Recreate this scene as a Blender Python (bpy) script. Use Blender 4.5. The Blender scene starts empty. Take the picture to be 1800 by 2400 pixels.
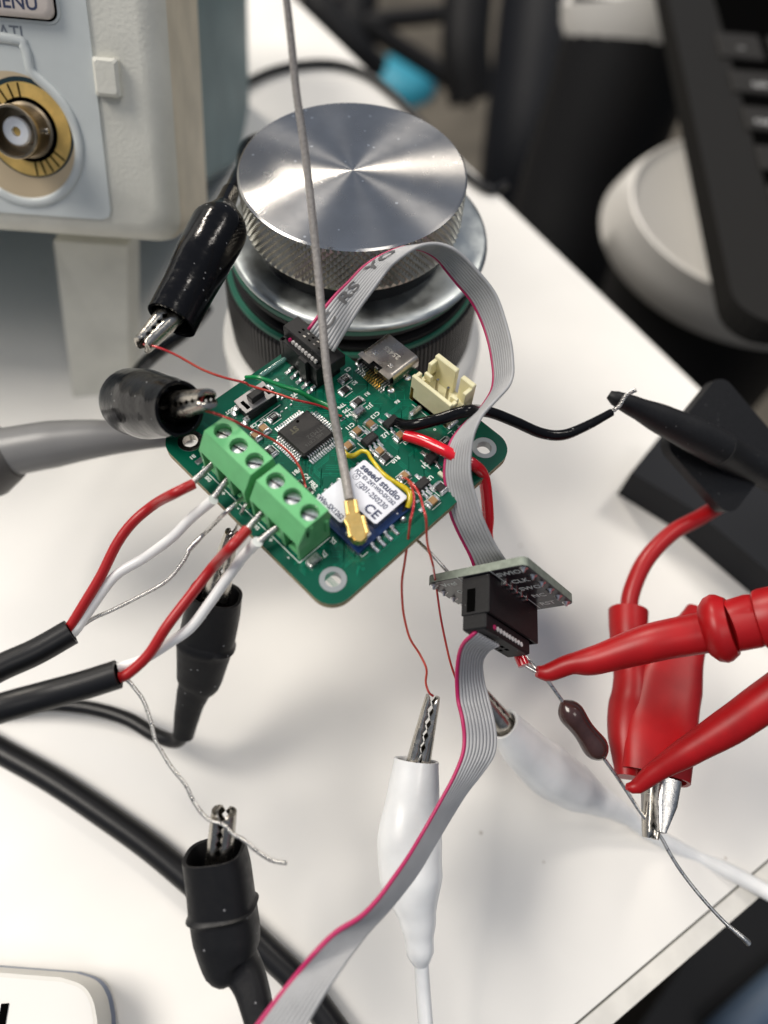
import bpy, math, random
from mathutils import Vector as V, Matrix
from mathutils.geometry import interpolate_bezier
random.seed(7)
PI = math.pi
scene = bpy.context.scene
scene.unit_settings.system = 'METRIC'
scene.unit_settings.scale_length = 0.01          # 1 unit = 1 centimetre, desk top at z = 0

# ------------------------------------------------------------------ camera
CAM_H = 17.23
FPX = 1664.0                                      # focal length in pixels of the 1800 px wide photo
up = V((.04, -.484, -.874)).normalized()          # world up in camera axes (x right, y down, z forward)
fw = V((0, 0, 1))
yy = (fw - up * fw.dot(up)).normalized()
xx = yy.cross(up)
CR = Matrix((xx, yy, up))                         # camera axes -> world
CAM = V((0, 0, CAM_H))
cam_d = bpy.data.cameras.new('camera')
cam = bpy.data.objects.new('camera', cam_d)
scene.collection.objects.link(cam)
mw = CR @ Matrix(((1, 0, 0), (0, -1, 0), (0, 0, -1)))
cam.matrix_world = Matrix.Translation(CAM) @ mw.to_4x4()
cam_d.sensor_fit = 'HORIZONTAL'
cam_d.sensor_width = 36
cam_d.lens = FPX / 1800 * 36
cam_d.clip_start = 0.5
cam_d.clip_end = 3000
cam_d.dof.use_dof = True
cam_d.dof.focus_distance = 12.6
cam_d.dof.aperture_fstop = 0.10
scene.camera = cam
scene.render.resolution_x, scene.render.resolution_y = 768, 1024

# ------------------------------------------------------------------ room light
world = bpy.data.worlds.new('World')
scene.world = world
world.use_nodes = True
nt = world.node_tree
bg = nt.nodes['Background']
tc = nt.nodes.new('ShaderNodeTexCoord'); sp = nt.nodes.new('ShaderNodeSeparateXYZ')
rp = nt.nodes.new('ShaderNodeValToRGB')
nt.links.new(tc.outputs['Generated'], sp.inputs[0])
mr = nt.nodes.new('ShaderNodeMapRange'); mr.inputs[1].default_value = -1; mr.inputs[2].default_value = 1
nt.links.new(sp.outputs[2], mr.inputs[0]); nt.links.new(mr.outputs[0], rp.inputs[0])
el = rp.color_ramp.elements
el[0].position = .3; el[0].color = (.10, .10, .10, 1)
el[1].position = .95; el[1].color = (.56, .64, .80, 1)
e = el.new(.52); e.color = (.24, .27, .32, 1)
nt.links.new(rp.outputs[0], bg.inputs[0])
bg.inputs[1].default_value = 0.47

def area(name, loc, target, sx, sy, power, col):
    l = bpy.data.lights.new(name, 'AREA'); l.shape = 'RECTANGLE'; l.size = sx; l.size_y = sy
    l.energy = power; l.color = col
    o = bpy.data.objects.new(name, l); scene.collection.objects.link(o)
    o.location = loc
    o.rotation_euler = (V(target) - V(loc)).to_track_quat('-Z', 'Y').to_euler()
    return o
WARM = (1, .935, .845)
area('ceiling_panel_light', (-135, 20, 185), (0, 5, 0), 95, 95, 450000, WARM)
area('ceiling_panel_light', (-112, 240, 190), (0, 5, 0), 30, 60, 460000, (1, .91, .79))
area('ceiling_panel_light', (112, 122, 190), (0, 5, 0), 30, 50, 130000, WARM)
area('ceiling_panel_light', (60, -60, 190), (0, 5, 0), 60, 60, 60000, (1, .94, .86))
scene.view_settings.view_transform = 'Standard'
scene.view_settings.look = 'None'
scene.view_settings.exposure = 0.0
scene.view_settings.gamma = 1.0

# ------------------------------------------------------------------ measuring helpers (photo pixel + height or distance -> place)
def ray(u, v): return CR @ V(((u - 900) / FPX, (v - 1200) / FPX, 1))
def az(u, v, z):
    d = ray(u, v); return CAM + d * ((z - CAM_H) / d.z)
def ad(u, v, t): return CAM + ray(u, v) * t
WIN = {'A': (380,700,3.95), 'B': (780,700,3.77), 'C': (440,1000,3.607), 'D': (700,1000,3.318), 'E': (560,900,4.879), 'F': (780,860,7.54),
       'G': (740,1050,6.38), 'H': (940,1040,10.37), 'I': (920,820,5.53), 'J': (640,720,5.53), 'K': (540,780,5.53), 'L': (480,1200,5.925),
       'M': (940,1200,3.456), 'N': (600,1500,2.4583), 'O': (1100,1500,2.37), 'P': (200,400,3.16), 'Q': (0,1000,2.37), 'R': (0,1700,2.37),
       'S': (1100,800,2.37), 'T': (0,0,2.765), 'U': (1100,0,2.37), 'X': (1380,1180,2.6976), 'Y': (500,0,2.37), 'Z': (0,520,3.352), '1': (0,0,1/1.085)}
def px(k, x, y): a, b, s = WIN[k]; return a + x / s, b + y / s
def wz(k, x, y, z): return az(*px(k, x, y), z)
def wd(k, x, y, t): return ad(*px(k, x, y), t)
def wds(k, pts): return [wd(k, *p) for p in pts]
class Frame:
    def __init__(s, o, x, y):
        s.o = V(o); s.x = V(x).normalized(); s.z = s.x.cross(V(y)).normalized(); s.y = s.z.cross(s.x)
        s.m = Matrix((s.x, s.y, s.z)).transposed().to_4x4(); s.m.translation = s.o
    def loc(s, u, v, off=0):
        d = ray(u, v); p0 = s.o + s.z * off
        p = CAM + d * ((p0 - CAM).dot(s.z) / d.dot(s.z)) - s.o
        return V((p.dot(s.x), p.dot(s.y), off))

# ------------------------------------------------------------------ materials
MATS = {}
def mat(name, col, rough=.5, metal=0, var=0, vscale=8, bump=0, bscale=30, coat=0, spec=.5, aniso=0, sss=0, trans=0, col2=None, det=4, rvar=0, speck=None):
    if name in MATS: return MATS[name]
    m = bpy.data.materials.new(name); m.use_nodes = True; n = m.node_tree.nodes; l = m.node_tree.links
    p = n['Principled BSDF']
    p.inputs['Base Color'].default_value = (*col, 1); p.inputs['Roughness'].default_value = rough
    p.inputs['Metallic'].default_value = metal; p.inputs['Specular IOR Level'].default_value = spec
    p.inputs['Coat Weight'].default_value = coat; p.inputs['Coat Roughness'].default_value = .06
    p.inputs['Transmission Weight'].default_value = trans
    if aniso: p.inputs['Anisotropic'].default_value = aniso
    if sss:
        p.inputs['Subsurface Weight'].default_value = sss; p.inputs['Subsurface Radius'].default_value = (.15, .12, .1); p.inputs['Subsurface Scale'].default_value = 1
    t = n.new('ShaderNodeTexCoord')
    if var or col2 or rvar:
        q = n.new('ShaderNodeTexNoise'); q.inputs['Scale'].default_value = vscale; q.inputs['Detail'].default_value = det
        l.new(t.outputs['Object'], q.inputs['Vector'])
        if var or col2:
            r = n.new('ShaderNodeValToRGB'); r.color_ramp.elements[0].position = .35; r.color_ramp.elements[1].position = .65
            c2 = col2 or tuple(min(1, c * (1 + var)) for c in col)
            c1 = col if col2 else tuple(c * (1 - var) for c in col)
            r.color_ramp.elements[0].color = (*c1, 1); r.color_ramp.elements[1].color = (*c2, 1)
            l.new(q.outputs['Fac'], r.inputs[0]); l.new(r.outputs[0], p.inputs['Base Color'])
        if rvar:
            r2 = n.new('ShaderNodeMapRange'); r2.inputs[3].default_value = max(0, rough - rvar); r2.inputs[4].default_value = rough + rvar
            r2.inputs[1].default_value = .3; r2.inputs[2].default_value = .7
            l.new(q.outputs['Fac'], r2.inputs[0]); l.new(r2.outputs[0], p.inputs['Roughness'])
    if bump:
        q = n.new('ShaderNodeTexNoise'); q.inputs['Scale'].default_value = bscale; q.inputs['Detail'].default_value = 3
        l.new(t.outputs['Object'], q.inputs['Vector'])
        b = n.new('ShaderNodeBump'); b.inputs['Strength'].default_value = bump; b.inputs['Distance'].default_value = .02
        l.new(q.outputs['Fac'], b.inputs['Height']); l.new(b.outputs[0], p.inputs['Normal'])
    if speck:                                      # dust and grit: (cells per cm, size, colour, strength)
        vo = n.new('ShaderNodeTexVoronoi'); vo.inputs['Scale'].default_value = speck[0]; l.new(t.outputs['Object'], vo.inputs['Vector'])
        lt = n.new('ShaderNodeMath'); lt.operation = 'LESS_THAN'; lt.inputs[1].default_value = speck[1]; l.new(vo.outputs['Distance'], lt.inputs[0])
        ml = n.new('ShaderNodeMath'); ml.operation = 'MULTIPLY'; ml.inputs[1].default_value = speck[3]; l.new(lt.outputs[0], ml.inputs[0])
        mx = n.new('ShaderNodeMix'); mx.data_type = 'RGBA'; l.new(ml.outputs[0], mx.inputs['Factor']); mx.inputs['B'].default_value = (*speck[2], 1)
        src = p.inputs['Base Color'].links
        if src: l.new(src[0].from_socket, mx.inputs['A'])
        else: mx.inputs['A'].default_value = (*col, 1)
        l.new(mx.outputs['Result'], p.inputs['Base Color'])
    MATS[name] = m
    return m
def srgb(r, g, b): return tuple((c / 255 / 12.92 if c <= 10 else ((c / 255 + .055) / 1.055) ** 2.4) for c in (r, g, b))
M_desk = mat('white_laminate', (.79, .772, .735), .34, var=.012, vscale=.5, det=9, rvar=.03, bump=.04, bscale=6, speck=(.7, .035, (.35, .30, .24), .6))
M_band = mat('edge_banding', (.70, .68, .63), .4, var=.05, vscale=2)
M_groove = mat('dark_groove', (.1, .1, .09), .7)
M_floor = mat('grey_brown_carpet', srgb(92, 86, 76), .9, var=.25, vscale=.08)
M_scope = mat('beige_plastic', (.66, .65, .58), .45, var=.05, vscale=1.2, bump=.45, bscale=13, speck=(.8, .05, (.16, .13, .09), .6))
M_scope_dirty = mat('yellowed_plastic', (.64, .57, .44), .5, var=.08, vscale=1, bump=.3, bscale=20)
M_panel = mat('pale_blue_panel', (.56, .595, .59), .42, var=.02, vscale=2)
M_body = mat('shaded_teal_body', (.13, .19, .20), .6, var=.1, vscale=.6)  # shade on the housing's side is put into this dark teal
M_btn = mat('pinkish_button', (.62, .55, .50), .4, var=.03)
M_ink = mat('navy_ink', (.03, .04, .09), .5)
M_inkg = mat('grey_ink', (.17, .19, .22), .5)
M_gold_ring = mat('brass_ring', (.80, .54, .17), .42, .55, var=.15, vscale=3)
M_darkteal = mat('dark_teal_ring', (.01, .03, .04), .35)
M_tan = mat('tan_plastic', (.52, .42, .28), .5)
M_nickel = mat('nickel', (.50, .47, .42), .24, 1, var=.12, vscale=7, bump=.08, bscale=25, rvar=.08)
M_steel = mat('dull_steel', (.58, .57, .55), .30, 1, var=.12, vscale=10, bump=.12, bscale=30, rvar=.1)
M_tin = mat('tinned_solder', (.72, .72, .72), .28, 1, var=.2, vscale=25, bump=.5, bscale=25)
M_ptfe = mat('white_dielectric', (.75, .78, .82), .4, sss=.2)
M_black = mat('matte_black_plastic', (.009, .009, .010), .5, var=.2, vscale=20, bump=.06, bscale=60, spec=.3, speck=(6, .07, (.35, .35, .35), .4))
M_blackgloss = mat('gloss_black_vinyl', (.004, .004, .005), .16, bump=.6, bscale=3.2, spec=.22, rvar=.06, vscale=9, speck=(5, .085, (.45, .45, .45), .4))
M_blackrub = mat('soft_black_rubber', (.009, .009, .010), .48, bump=.16, bscale=12, rvar=.08, vscale=6, spec=.3, speck=(4, .075, (.4, .4, .42), .5))
M_blackcable = mat('black_cable_jacket', (.007, .007, .008), .36, bump=.05, bscale=10, spec=.35)
M_hole = mat('hollow_black', (.002, .002, .002), 1, spec=0)
M_green = mat('green_solder_mask', (.0012, .083, .047), .24, var=.10, vscale=1.6, bump=.05, bscale=6, spec=.42)
M_trace = mat('masked_copper', (.003, .165, .095), .24, var=.08, vscale=5, spec=.42)
M_fr4 = mat('glass_fibre_edge', (.30, .25, .13), .7, var=.2, vscale=10, bump=.4, bscale=40)
M_silk = mat('white_silkscreen', (.72, .76, .72), .6)
M_tgreen = mat('mint_green_plastic', (.125, .44, .175), .42, var=.05, vscale=5, bump=.06, bscale=30)
M_chip = mat('black_epoxy', (.013, .012, .012), .5, var=.15, vscale=30, bump=.2, bscale=80, spec=.35)
M_chipmark = mat('chip_laser_mark', (.045, .044, .042), .6)
M_cap = mat('brown_ceramic', (.30, .17, .07), .4, var=.1, vscale=20)
M_shield = mat('tinplate_shield', (.80, .81, .86), .36, .35, var=.03, vscale=3)
M_shieldside = mat('shield_side', (.5, .48, .44), .3, 1, var=.4, vscale=25, bump=.3, bscale=20)
M_blue = mat('blue_solder_mask', (.006, .03, .12), .3, coat=.2)
M_gold = mat('gold_plating', (.78, .55, .20), .36, 1, var=.08, vscale=8, bump=.1, bscale=15)
M_coax = mat('grey_coax_sheath', (.27, .25, .235), .42, var=.16, vscale=18, bump=.7, bscale=26, coat=.1)
M_usb = mat('usb_shell_steel', (.50, .46, .41), .30, 1, var=.1, vscale=3, bump=.05, bscale=10, rvar=.08)
M_cream = mat('cream_nylon', (.76, .71, .46), .38, sss=.15, var=.03, vscale=6)
M_ribbon = mat('grey_ribbon_pvc', (.34, .345, .355), .42, var=.04, vscale=3)
M_pink = mat('magenta_ribbon_stripe', (.42, .012, .10), .4)
M_ribtip = mat('cut_wire_ends', (.62, .60, .58), .45, var=.3, vscale=20)
M_red = mat('red_pvc', (.36, .005, .007), .38, bump=.08, bscale=6)
M_redgloss = mat('bright_red_insulation', (.60, .006, .018), .16, bump=.10, bscale=12, coat=.4)
M_redplas = mat('red_plastic', (.34, .003, .005), .40, var=.10, vscale=2, bump=.12, bscale=3, spec=.4)
M_white = mat('white_pvc', (.80, .80, .79), .3, bump=.04, bscale=10)
M_whiteboot = mat('white_vinyl_boot', (.80, .81, .81), .28, var=.04, vscale=2, bump=.25, bscale=2.5, sss=.06, coat=.2)
M_enam = mat('red_enamel_copper', (.42, .012, .022), .22, .25, col2=(.55, .07, .04), vscale=1.2, coat=.4)
M_copper = mat('bare_copper', (.8, .36, .2), .3, 1)
M_yellow = mat('yellow_enamel_wire', (.60, .46, .01), .25, var=.15, vscale=8, coat=.4)
M_gwire = mat('green_jumper', (.003, .20, .055), .25, coat=.4)
M_brown = mat('dark_brown_lacquer', (.048, .020, .018), .2, coat=.3, var=.15, vscale=6, bump=.08, bscale=6)
M_grey = mat('grey_handle_plastic', (.20, .197, .193), .35, var=.04, vscale=1)
M_greyd = mat('dark_grey_cap', (.085, .08, .075), .45)
M_case = mat('warm_white_case', (.66, .645, .60), .45)
M_casein = mat('warm_white_inset', (.72, .71, .68), .5)
M_caseshade = mat('blue_side_shade', (.10, .14, .24), .4)
M_laptop = mat('black_aluminium_deck', (.013, .0125, .012), .6, spec=.12)
M_key = mat('black_key', (.022, .021, .020), .6, spec=.12)
M_keyt = mat('key_legend', (.45, .45, .45), .6)
M_stand = mat('light_grey_stand', (.74, .72, .68), .35)
M_post = mat('black_post', (.008, .008, .009), .55, spec=.25)
M_navy = mat('dark_navy_plastic', (.005, .006, .009), .55, spec=.25)
M_bluecap = mat('sky_blue_plastic', (.03, .30, .42), .5)
M_knurl = mat('knurled_aluminium', (.50, .47, .41), .30, 1, var=.08, vscale=6)
M_blackknurl = mat('black_anodised', (.012, .011, .011), .42, spec=.4)
M_greenring = mat('green_washer', (.02, .13, .085), .45)
M_zinc = mat('zinc_plate', (.58, .61, .60), .40, 1, var=.10, vscale=2.2, bump=.06, bscale=8, rvar=.1)
M_whitecyl = mat('white_painted_base', (.66, .65, .62), .35)
# turned disc: radial tangent, fine circular lines
def turned():
    m = bpy.data.materials.new('turned_aluminium'); m.use_nodes = True; n = m.node_tree.nodes; l = m.node_tree.links
    p = n['Principled BSDF']; p.inputs['Base Color'].default_value = (.50, .49, .48, 1); p.inputs['Metallic'].default_value = 1
    p.inputs['Roughness'].default_value = .30; p.inputs['Anisotropic'].default_value = .96; p.inputs['Anisotropic Rotation'].default_value = .25
    tg = n.new('ShaderNodeTangent'); tg.direction_type = 'RADIAL'; tg.axis = 'Z'; l.new(tg.outputs[0], p.inputs['Tangent'])
    t = n.new('ShaderNodeTexCoord'); w = n.new('ShaderNodeTexWave'); w.wave_type = 'RINGS'; w.rings_direction = 'Z'
    w.inputs['Scale'].default_value = 9; w.inputs['Distortion'].default_value = 0
    l.new(t.outputs['Object'], w.inputs[0])
    q = n.new('ShaderNodeTexNoise'); q.inputs['Scale'].default_value = 5; q.inputs['Detail'].default_value = 6; l.new(t.outputs['Object'], q.inputs['Vector'])
    r = n.new('ShaderNodeMapRange'); r.inputs[1].default_value = .3; r.inputs[2].default_value = .75; r.inputs[3].default_value = .25; r.inputs[4].default_value = .28
    l.new(q.outputs['Fac'], r.inputs[0]); l.new(r.outputs[0], p.inputs['Roughness'])
    vo = n.new('ShaderNodeTexVoronoi'); vo.inputs['Scale'].default_value = 3; l.new(t.outputs['Object'], vo.inputs['Vector'])
    lt = n.new('ShaderNodeMath'); lt.operation = 'LESS_THAN'; lt.inputs[1].default_value = .09; l.new(vo.outputs['Distance'], lt.inputs[0])
    q2 = n.new('ShaderNodeTexNoise'); q2.inputs['Scale'].default_value = 1.6; q2.inputs['Detail'].default_value = 5; l.new(t.outputs['Object'], q2.inputs['Vector'])
    cr = n.new('ShaderNodeValToRGB'); cr.color_ramp.elements[0].position = .35; cr.color_ramp.elements[1].position = .7
    cr.color_ramp.elements[0].color = (.47, .46, .45, 1); cr.color_ramp.elements[1].color = (.54, .53, .52, 1); l.new(q2.outputs['Fac'], cr.inputs[0])
    mx = n.new('ShaderNodeMix'); mx.data_type = 'RGBA'; l.new(lt.outputs[0], mx.inputs['Factor']); l.new(cr.outputs[0], mx.inputs['A']); mx.inputs['B'].default_value = (.9, .9, .88, 1)
    l.new(mx.outputs['Result'], p.inputs['Base Color'])
    b = n.new('ShaderNodeBump'); b.inputs['Strength'].default_value = .03; b.inputs['Distance'].default_value = .005
    l.new(w.outputs['Fac'], b.inputs['Height']); l.new(b.outputs[0], p.inputs['Normal'])
    return m
M_turned = turned()

# ------------------------------------------------------------------ object helpers
COL = scene.collection
def tag(o, label=None, cat=None, group=None, kind=None):
    if label: o['label'] = label
    if cat: o['category'] = cat
    if group: o['group'] = group
    if kind: o['kind'] = kind
    return o
def thing(name, label, cat, loc=(0, 0, 0), group=None, mat4=None):
    o = bpy.data.objects.new(name, None); COL.objects.link(o); o.empty_display_size = .5
    if mat4 is not None: o.matrix_world = mat4
    else: o.location = loc
    tag(o, label, cat, group); return o
def obj(name, verts, faces, m, parent=None, smooth=False, world=True, angle=None):
    """mesh object; with a parent and world=True the vertices are world places and are moved into the parent's frame"""
    me = bpy.data.meshes.new(name)
    if parent is not None and world:
        root = parent
        mtx = parent_matrix(parent).inverted(); verts = [mtx @ V(v) for v in verts]
    me.from_pydata([tuple(v) for v in verts], [], faces)
    me.materials.append(m)
    if smooth or angle:
        for p in me.polygons: p.use_smooth = True
        if angle: me.set_sharp_from_angle(angle=math.radians(angle))
    me.update()
    o = bpy.data.objects.new(name, me); COL.objects.link(o)
    if parent is not None: o.parent = parent
    return o
def parent_matrix(o):
    m = o.matrix_basis.copy(); p = o.parent
    while p is not None: m = p.matrix_basis @ m; p = p.parent
    return m
def share(src, name, loc, parent, rot=0):
    o = bpy.data.objects.new(name, src.data); COL.objects.link(o); o.parent = parent; o.location = loc; o.rotation_euler = (0, 0, rot); return o
def cat_rom(P, n):
    P = [V(p) for p in P]
    if len(P) == 2: return [P[0].lerp(P[1], i / (n - 1)) for i in range(n)]
    Q = [P[0] * 2 - P[1]] + P + [P[-1] * 2 - P[-2]]
    L = [0]
    for a, b in zip(P, P[1:]): L.append(L[-1] + max((b - a).length, 1e-6))
    out = []
    for i in range(n):
        s = L[-1] * i / (n - 1); k = 0
        while k < len(P) - 2 and s > L[k + 1]: k += 1
        t = (s - L[k]) / (L[k + 1] - L[k]); p0, p1, p2, p3 = Q[k:k + 4]
        out.append(.5 * ((2 * p1) + (p2 - p0) * t + (2 * p0 - 5 * p1 + 4 * p2 - p3) * t * t + (3 * p1 - p0 - 3 * p2 + p3) * t ** 3))
    return out
def lerp_list(L, t):
    f = t * (len(L) - 1); i = min(int(f), len(L) - 2); f -= i
    a, b = L[i], L[i + 1]
    if isinstance(a, (tuple, list)): return tuple(x + (y - x) * f for x, y in zip(a, b))
    return a + (b - a) * f
def radmap(P, R, n):
    if len(R) != len(P): return [lerp_list(R, i / (n - 1)) for i in range(n)]
    L = [0]
    for a, b in zip(P, P[1:]): L.append(L[-1] + max((V(b) - V(a)).length, 1e-6))
    out = []
    for i in range(n):
        s = L[-1] * i / (n - 1); k = 0
        while k < len(P) - 2 and s > L[k + 1]: k += 1
        t = min(1, (s - L[k]) / (L[k + 1] - L[k])); t2 = t * t * (3 - 2 * t) * .5 + t * .5
        out.append(lerp_list([R[k], R[k + 1]], t2))
    return out
def sweep(pts, rad, seg=12, upv=None, sq=2, start='cap', end='cap', wall=.08, deep=.5):
    """superelliptic tube through pts; rad = list of r or (ra, rb) per point; start='open' gives a hollow mouth"""
    n = len(pts); verts = []; faces = []; T = []
    for i in range(n):
        T.append((pts[min(i + 1, n - 1)] - pts[max(i - 1, 0)]).normalized())
    a = V(upv) if upv is not None else (V((0, 0, 1)) if abs(T[0].z) < .9 else V((1, 0, 0)))
    frames = []
    for i in range(n):
        a = (a - T[i] * a.dot(T[i])).normalized() if upv is None or i == 0 else (V(upv) - T[i] * V(upv).dot(T[i])).normalized()
        frames.append((a.copy(), T[i].cross(a)))
    def ring(c, fr, r):
        ra, rb = (r if isinstance(r, (tuple, list)) else (r, r))
        s = len(verts)
        for k in range(seg):
            th = 2 * PI * k / seg; c0, s0 = math.cos(th), math.sin(th)
            x = math.copysign(abs(c0) ** (2 / sq), c0); y = math.copysign(abs(s0) ** (2 / sq), s0)
            verts.append(c + fr[0] * (x * ra) + fr[1] * (y * rb))
        return s
    def join(a0, b0):
        for k in range(seg):
            k2 = (k + 1) % seg; faces.append((a0 + k, a0 + k2, b0 + k2, b0 + k))
    def sub(r, w): return (max(r[0] - w, .001), max(r[1] - w, .001)) if isinstance(r, (tuple, list)) else max(r - w, .001)
    rings = []
    if start == 'open':
        ti = T[0]
        q2 = ring(pts[0] + ti * deep, frames[0], sub(rad[0], wall)); q1 = ring(pts[0] + ti * .01, frames[0], sub(rad[0], wall))
        q0 = ring(pts[0], frames[0], sub(rad[0], wall * .5))
        faces.append(tuple(q2 + k for k in range(seg)))
        rings += [q2, q1, q0]
    for i in range(n): rings.append(ring(pts[i], frames[i], rad[i]))
    for a0, b0 in zip(rings, rings[1:]): join(a0, b0)
    if start == 'cap': faces.append(tuple(rings[0] + k for k in reversed(range(seg))))
    if end == 'cap': faces.append(tuple(rings[-1] + k for k in range(seg)))
    return verts, faces
def tube(name, P, r, m, parent=None, n=None, seg=10, **kw):
    n = n or max(2, 8 * (len(P) - 1))
    pts = cat_rom(P, n)
    rr = radmap(P, r, n) if isinstance(r, (list, tuple)) else [r] * n
    v, f = sweep(pts, rr, seg, **kw)
    return obj(name, v, f, m, parent, smooth=True, angle=50)
def strands(name, P, R, r, k, m, parent, turns=12, n=None, seg=5):
    n = n or int(turns * 8)
    pts = cat_rom(P, n); verts = []; faces = []
    a = V((.3, .2, 1)).normalized()
    fr = []
    for i in range(n):
        t = (pts[min(i + 1, n - 1)] - pts[max(i - 1, 0)]).normalized(); a = (a - t * a.dot(t)).normalized(); fr.append((a.copy(), t.cross(a)))
    for s in range(k):
        q = []
        for i in range(n):
            th = 2 * PI * (s / k + turns * i / (n - 1)); q.append(pts[i] + (fr[i][0] * math.cos(th) + fr[i][1] * math.sin(th)) * R)
        v, f = sweep(q, [r] * n, seg); b = len(verts); verts += v; faces += [tuple(x + b for x in g) for g in f]
    return obj(name, verts, faces, m, parent, smooth=True)
def box_data(c, s, bev=0, rot=0):
    """box with chamfered edges along z and a chamfered top"""
    x, y, z = s[0] / 2, s[1] / 2, s[2] / 2; b = min(bev, x * .9, y * .9, z * .9)
    def ring(zz, ins):
        X, Y = x - ins, y - ins; k = b * .6 if b else 0
        if not b: return [(-X, -Y, zz), (X, -Y, zz), (X, Y, zz), (-X, Y, zz)]
        return [(-X + k, -Y, zz), (X - k, -Y, zz), (X, -Y + k, zz), (X, Y - k, zz), (X - k, Y, zz), (-X + k, Y, zz), (-X, Y - k, zz), (-X, -Y + k, zz)]
    rs = [ring(-z, 0), ring(z - b, 0), ring(z, b)] if b else [ring(-z, 0), ring(z, 0)]
    n = len(rs[0]); v = [p for r in rs for p in r]; f = [tuple(reversed(range(n)))]
    for i in range(len(rs) - 1):
        for k in range(n): f.append((i * n + k, i * n + (k + 1) % n, (i + 1) * n + (k + 1) % n, (i + 1) * n + k))
    f.append(tuple(range(len(v) - n, len(v))))
    c0, s0 = math.cos(rot), math.sin(rot)
    v = [(p[0] * c0 - p[1] * s0 + c[0], p[0] * s0 + p[1] * c0 + c[1], p[2] + c[2]) for p in v]
    return v, f
def box(name, c, s, m, parent=None, bev=0, rot=0, angle=40):
    v, f = box_data(c, s, bev, rot); return obj(name, v, f, m, parent, world=False)
class Join:
    def __init__(s): s.v = []; s.f = []
    def add(s, vf): b = len(s.v); s.v += list(vf[0]); s.f += [tuple(x + b for x in g) for g in vf[1]]; return s
    def box(s, c, d, bev=0, rot=0): return s.add(box_data(c, d, bev, rot))
    def build(s, name, m, parent=None, **k): return obj(name, s.v, s.f, m, parent, world=k.pop('world', False), **k)
def prism(pts, z0, z1):
    n = len(pts); v = [(p[0], p[1], z0) for p in pts] + [(p[0], p[1], z1) for p in pts]
    return v, [tuple(reversed(range(n))), tuple(range(n, 2 * n))] + [(k, (k + 1) % n, n + (k + 1) % n, n + k) for k in range(n)]
def lathe(prof, seg=96, c=(0, 0)):
    v = []; f = []; n = len(prof)
    for k in range(seg):
        t = 2 * PI * k / seg
        for r, z in prof: v.append((c[0] + r * math.cos(t), c[1] + r * math.sin(t), z))
    for k in range(seg):
        for i in range(n - 1):
            a = k * n + i; b = ((k + 1) % seg) * n + i; f.append((a, b, b + 1, a + 1))
    return v, f
def disc(c, r, z, seg=24, z0=None):
    p = [(c[0] + r * math.cos(2 * PI * k / seg), c[1] + r * math.sin(2 * PI * k / seg)) for k in range(seg)]
    return prism(p, z0 if z0 is not None else z - .004, z)
def rounded(x0, y0, x1, y1, r, k=6):
    out = []
    for cx, cy, a in ((x1 - r, y1 - r, 0), (x0 + r, y1 - r, 90), (x0 + r, y0 + r, 180), (x1 - r, y0 + r, 270)):
        for i in range(k + 1): t = math.radians(a + 90 * i / k); out.append((cx + r * math.cos(t), cy + r * math.sin(t)))
    return out
DG = None
def text_mesh(txt, size, ext=.002, bold=0, spacing=1, align='CENTER'):
    c = bpy.data.curves.new('lettering', 'FONT'); c.body = txt; c.size = size; c.extrude = ext; c.offset = bold
    c.align_x = align; c.align_y = 'CENTER'; c.space_character = spacing; c.resolution_u = 3
    o = bpy.data.objects.new('lettering', c); COL.objects.link(o)
    bpy.context.view_layer.update()
    me = bpy.data.meshes.new_from_object(o.evaluated_get(bpy.context.evaluated_depsgraph_get()))
    bpy.data.objects.remove(o); bpy.data.curves.remove(c)
    return me
def text(name, txt, pos, size, m, parent, rot=0, sx=1, **k):
    me = text_mesh(txt, size, **k); me.materials.clear(); me.materials.append(m)
    o = bpy.data.objects.new(name, me); COL.objects.link(o); o.parent = parent; o.location = pos; o.rotation_euler = (0, 0, rot); o.scale = (sx, 1, 1)
    return o
def flat_curve(name, outline, holes, z0, z1, m, parent):
    c = bpy.data.curves.new(name, 'CURVE'); c.dimensions = '2D'; c.fill_mode = 'BOTH'; c.extrude = (z1 - z0) / 2
    for poly in [outline] + holes:
        s = c.splines.new('POLY'); s.points.add(len(poly) - 1); s.use_cyclic_u = True
        for p, q in zip(s.points, poly): p.co = (q[0], q[1], 0, 1)
    o = bpy.data.objects.new(name, c); COL.objects.link(o); bpy.context.view_layer.update()
    me = bpy.data.meshes.new_from_object(o.evaluated_get(bpy.context.evaluated_depsgraph_get()))
    bpy.data.objects.remove(o); bpy.data.curves.remove(c)
    me.transform(Matrix.Translation((0, 0, (z0 + z1) / 2))); me.materials.clear(); me.materials.append(m)
    o = bpy.data.objects.new(name, me); COL.objects.link(o)
    if parent: o.parent = parent
    return o
def circle_pts(cx, cy, r, n=28): return [(cx + r * math.cos(2 * PI * k / n), cy + r * math.sin(2 * PI * k / n)) for k in range(n)]
def circle3(a, b, c):
    ax, ay, bx, by, cx, cy = a.x, a.y, b.x, b.y, c.x, c.y
    d = 2 * (ax * (by - cy) + bx * (cy - ay) + cx * (ay - by))
    ux = ((ax**2 + ay**2) * (by - cy) + (bx**2 + by**2) * (cy - ay) + (cx**2 + cy**2) * (ay - by)) / d
    uy = ((ax**2 + ay**2) * (cx - bx) + (bx**2 + by**2) * (ax - cx) + (cx**2 + cy**2) * (bx - ax)) / d
    return ux, uy, math.hypot(ax - ux, ay - uy)

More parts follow.
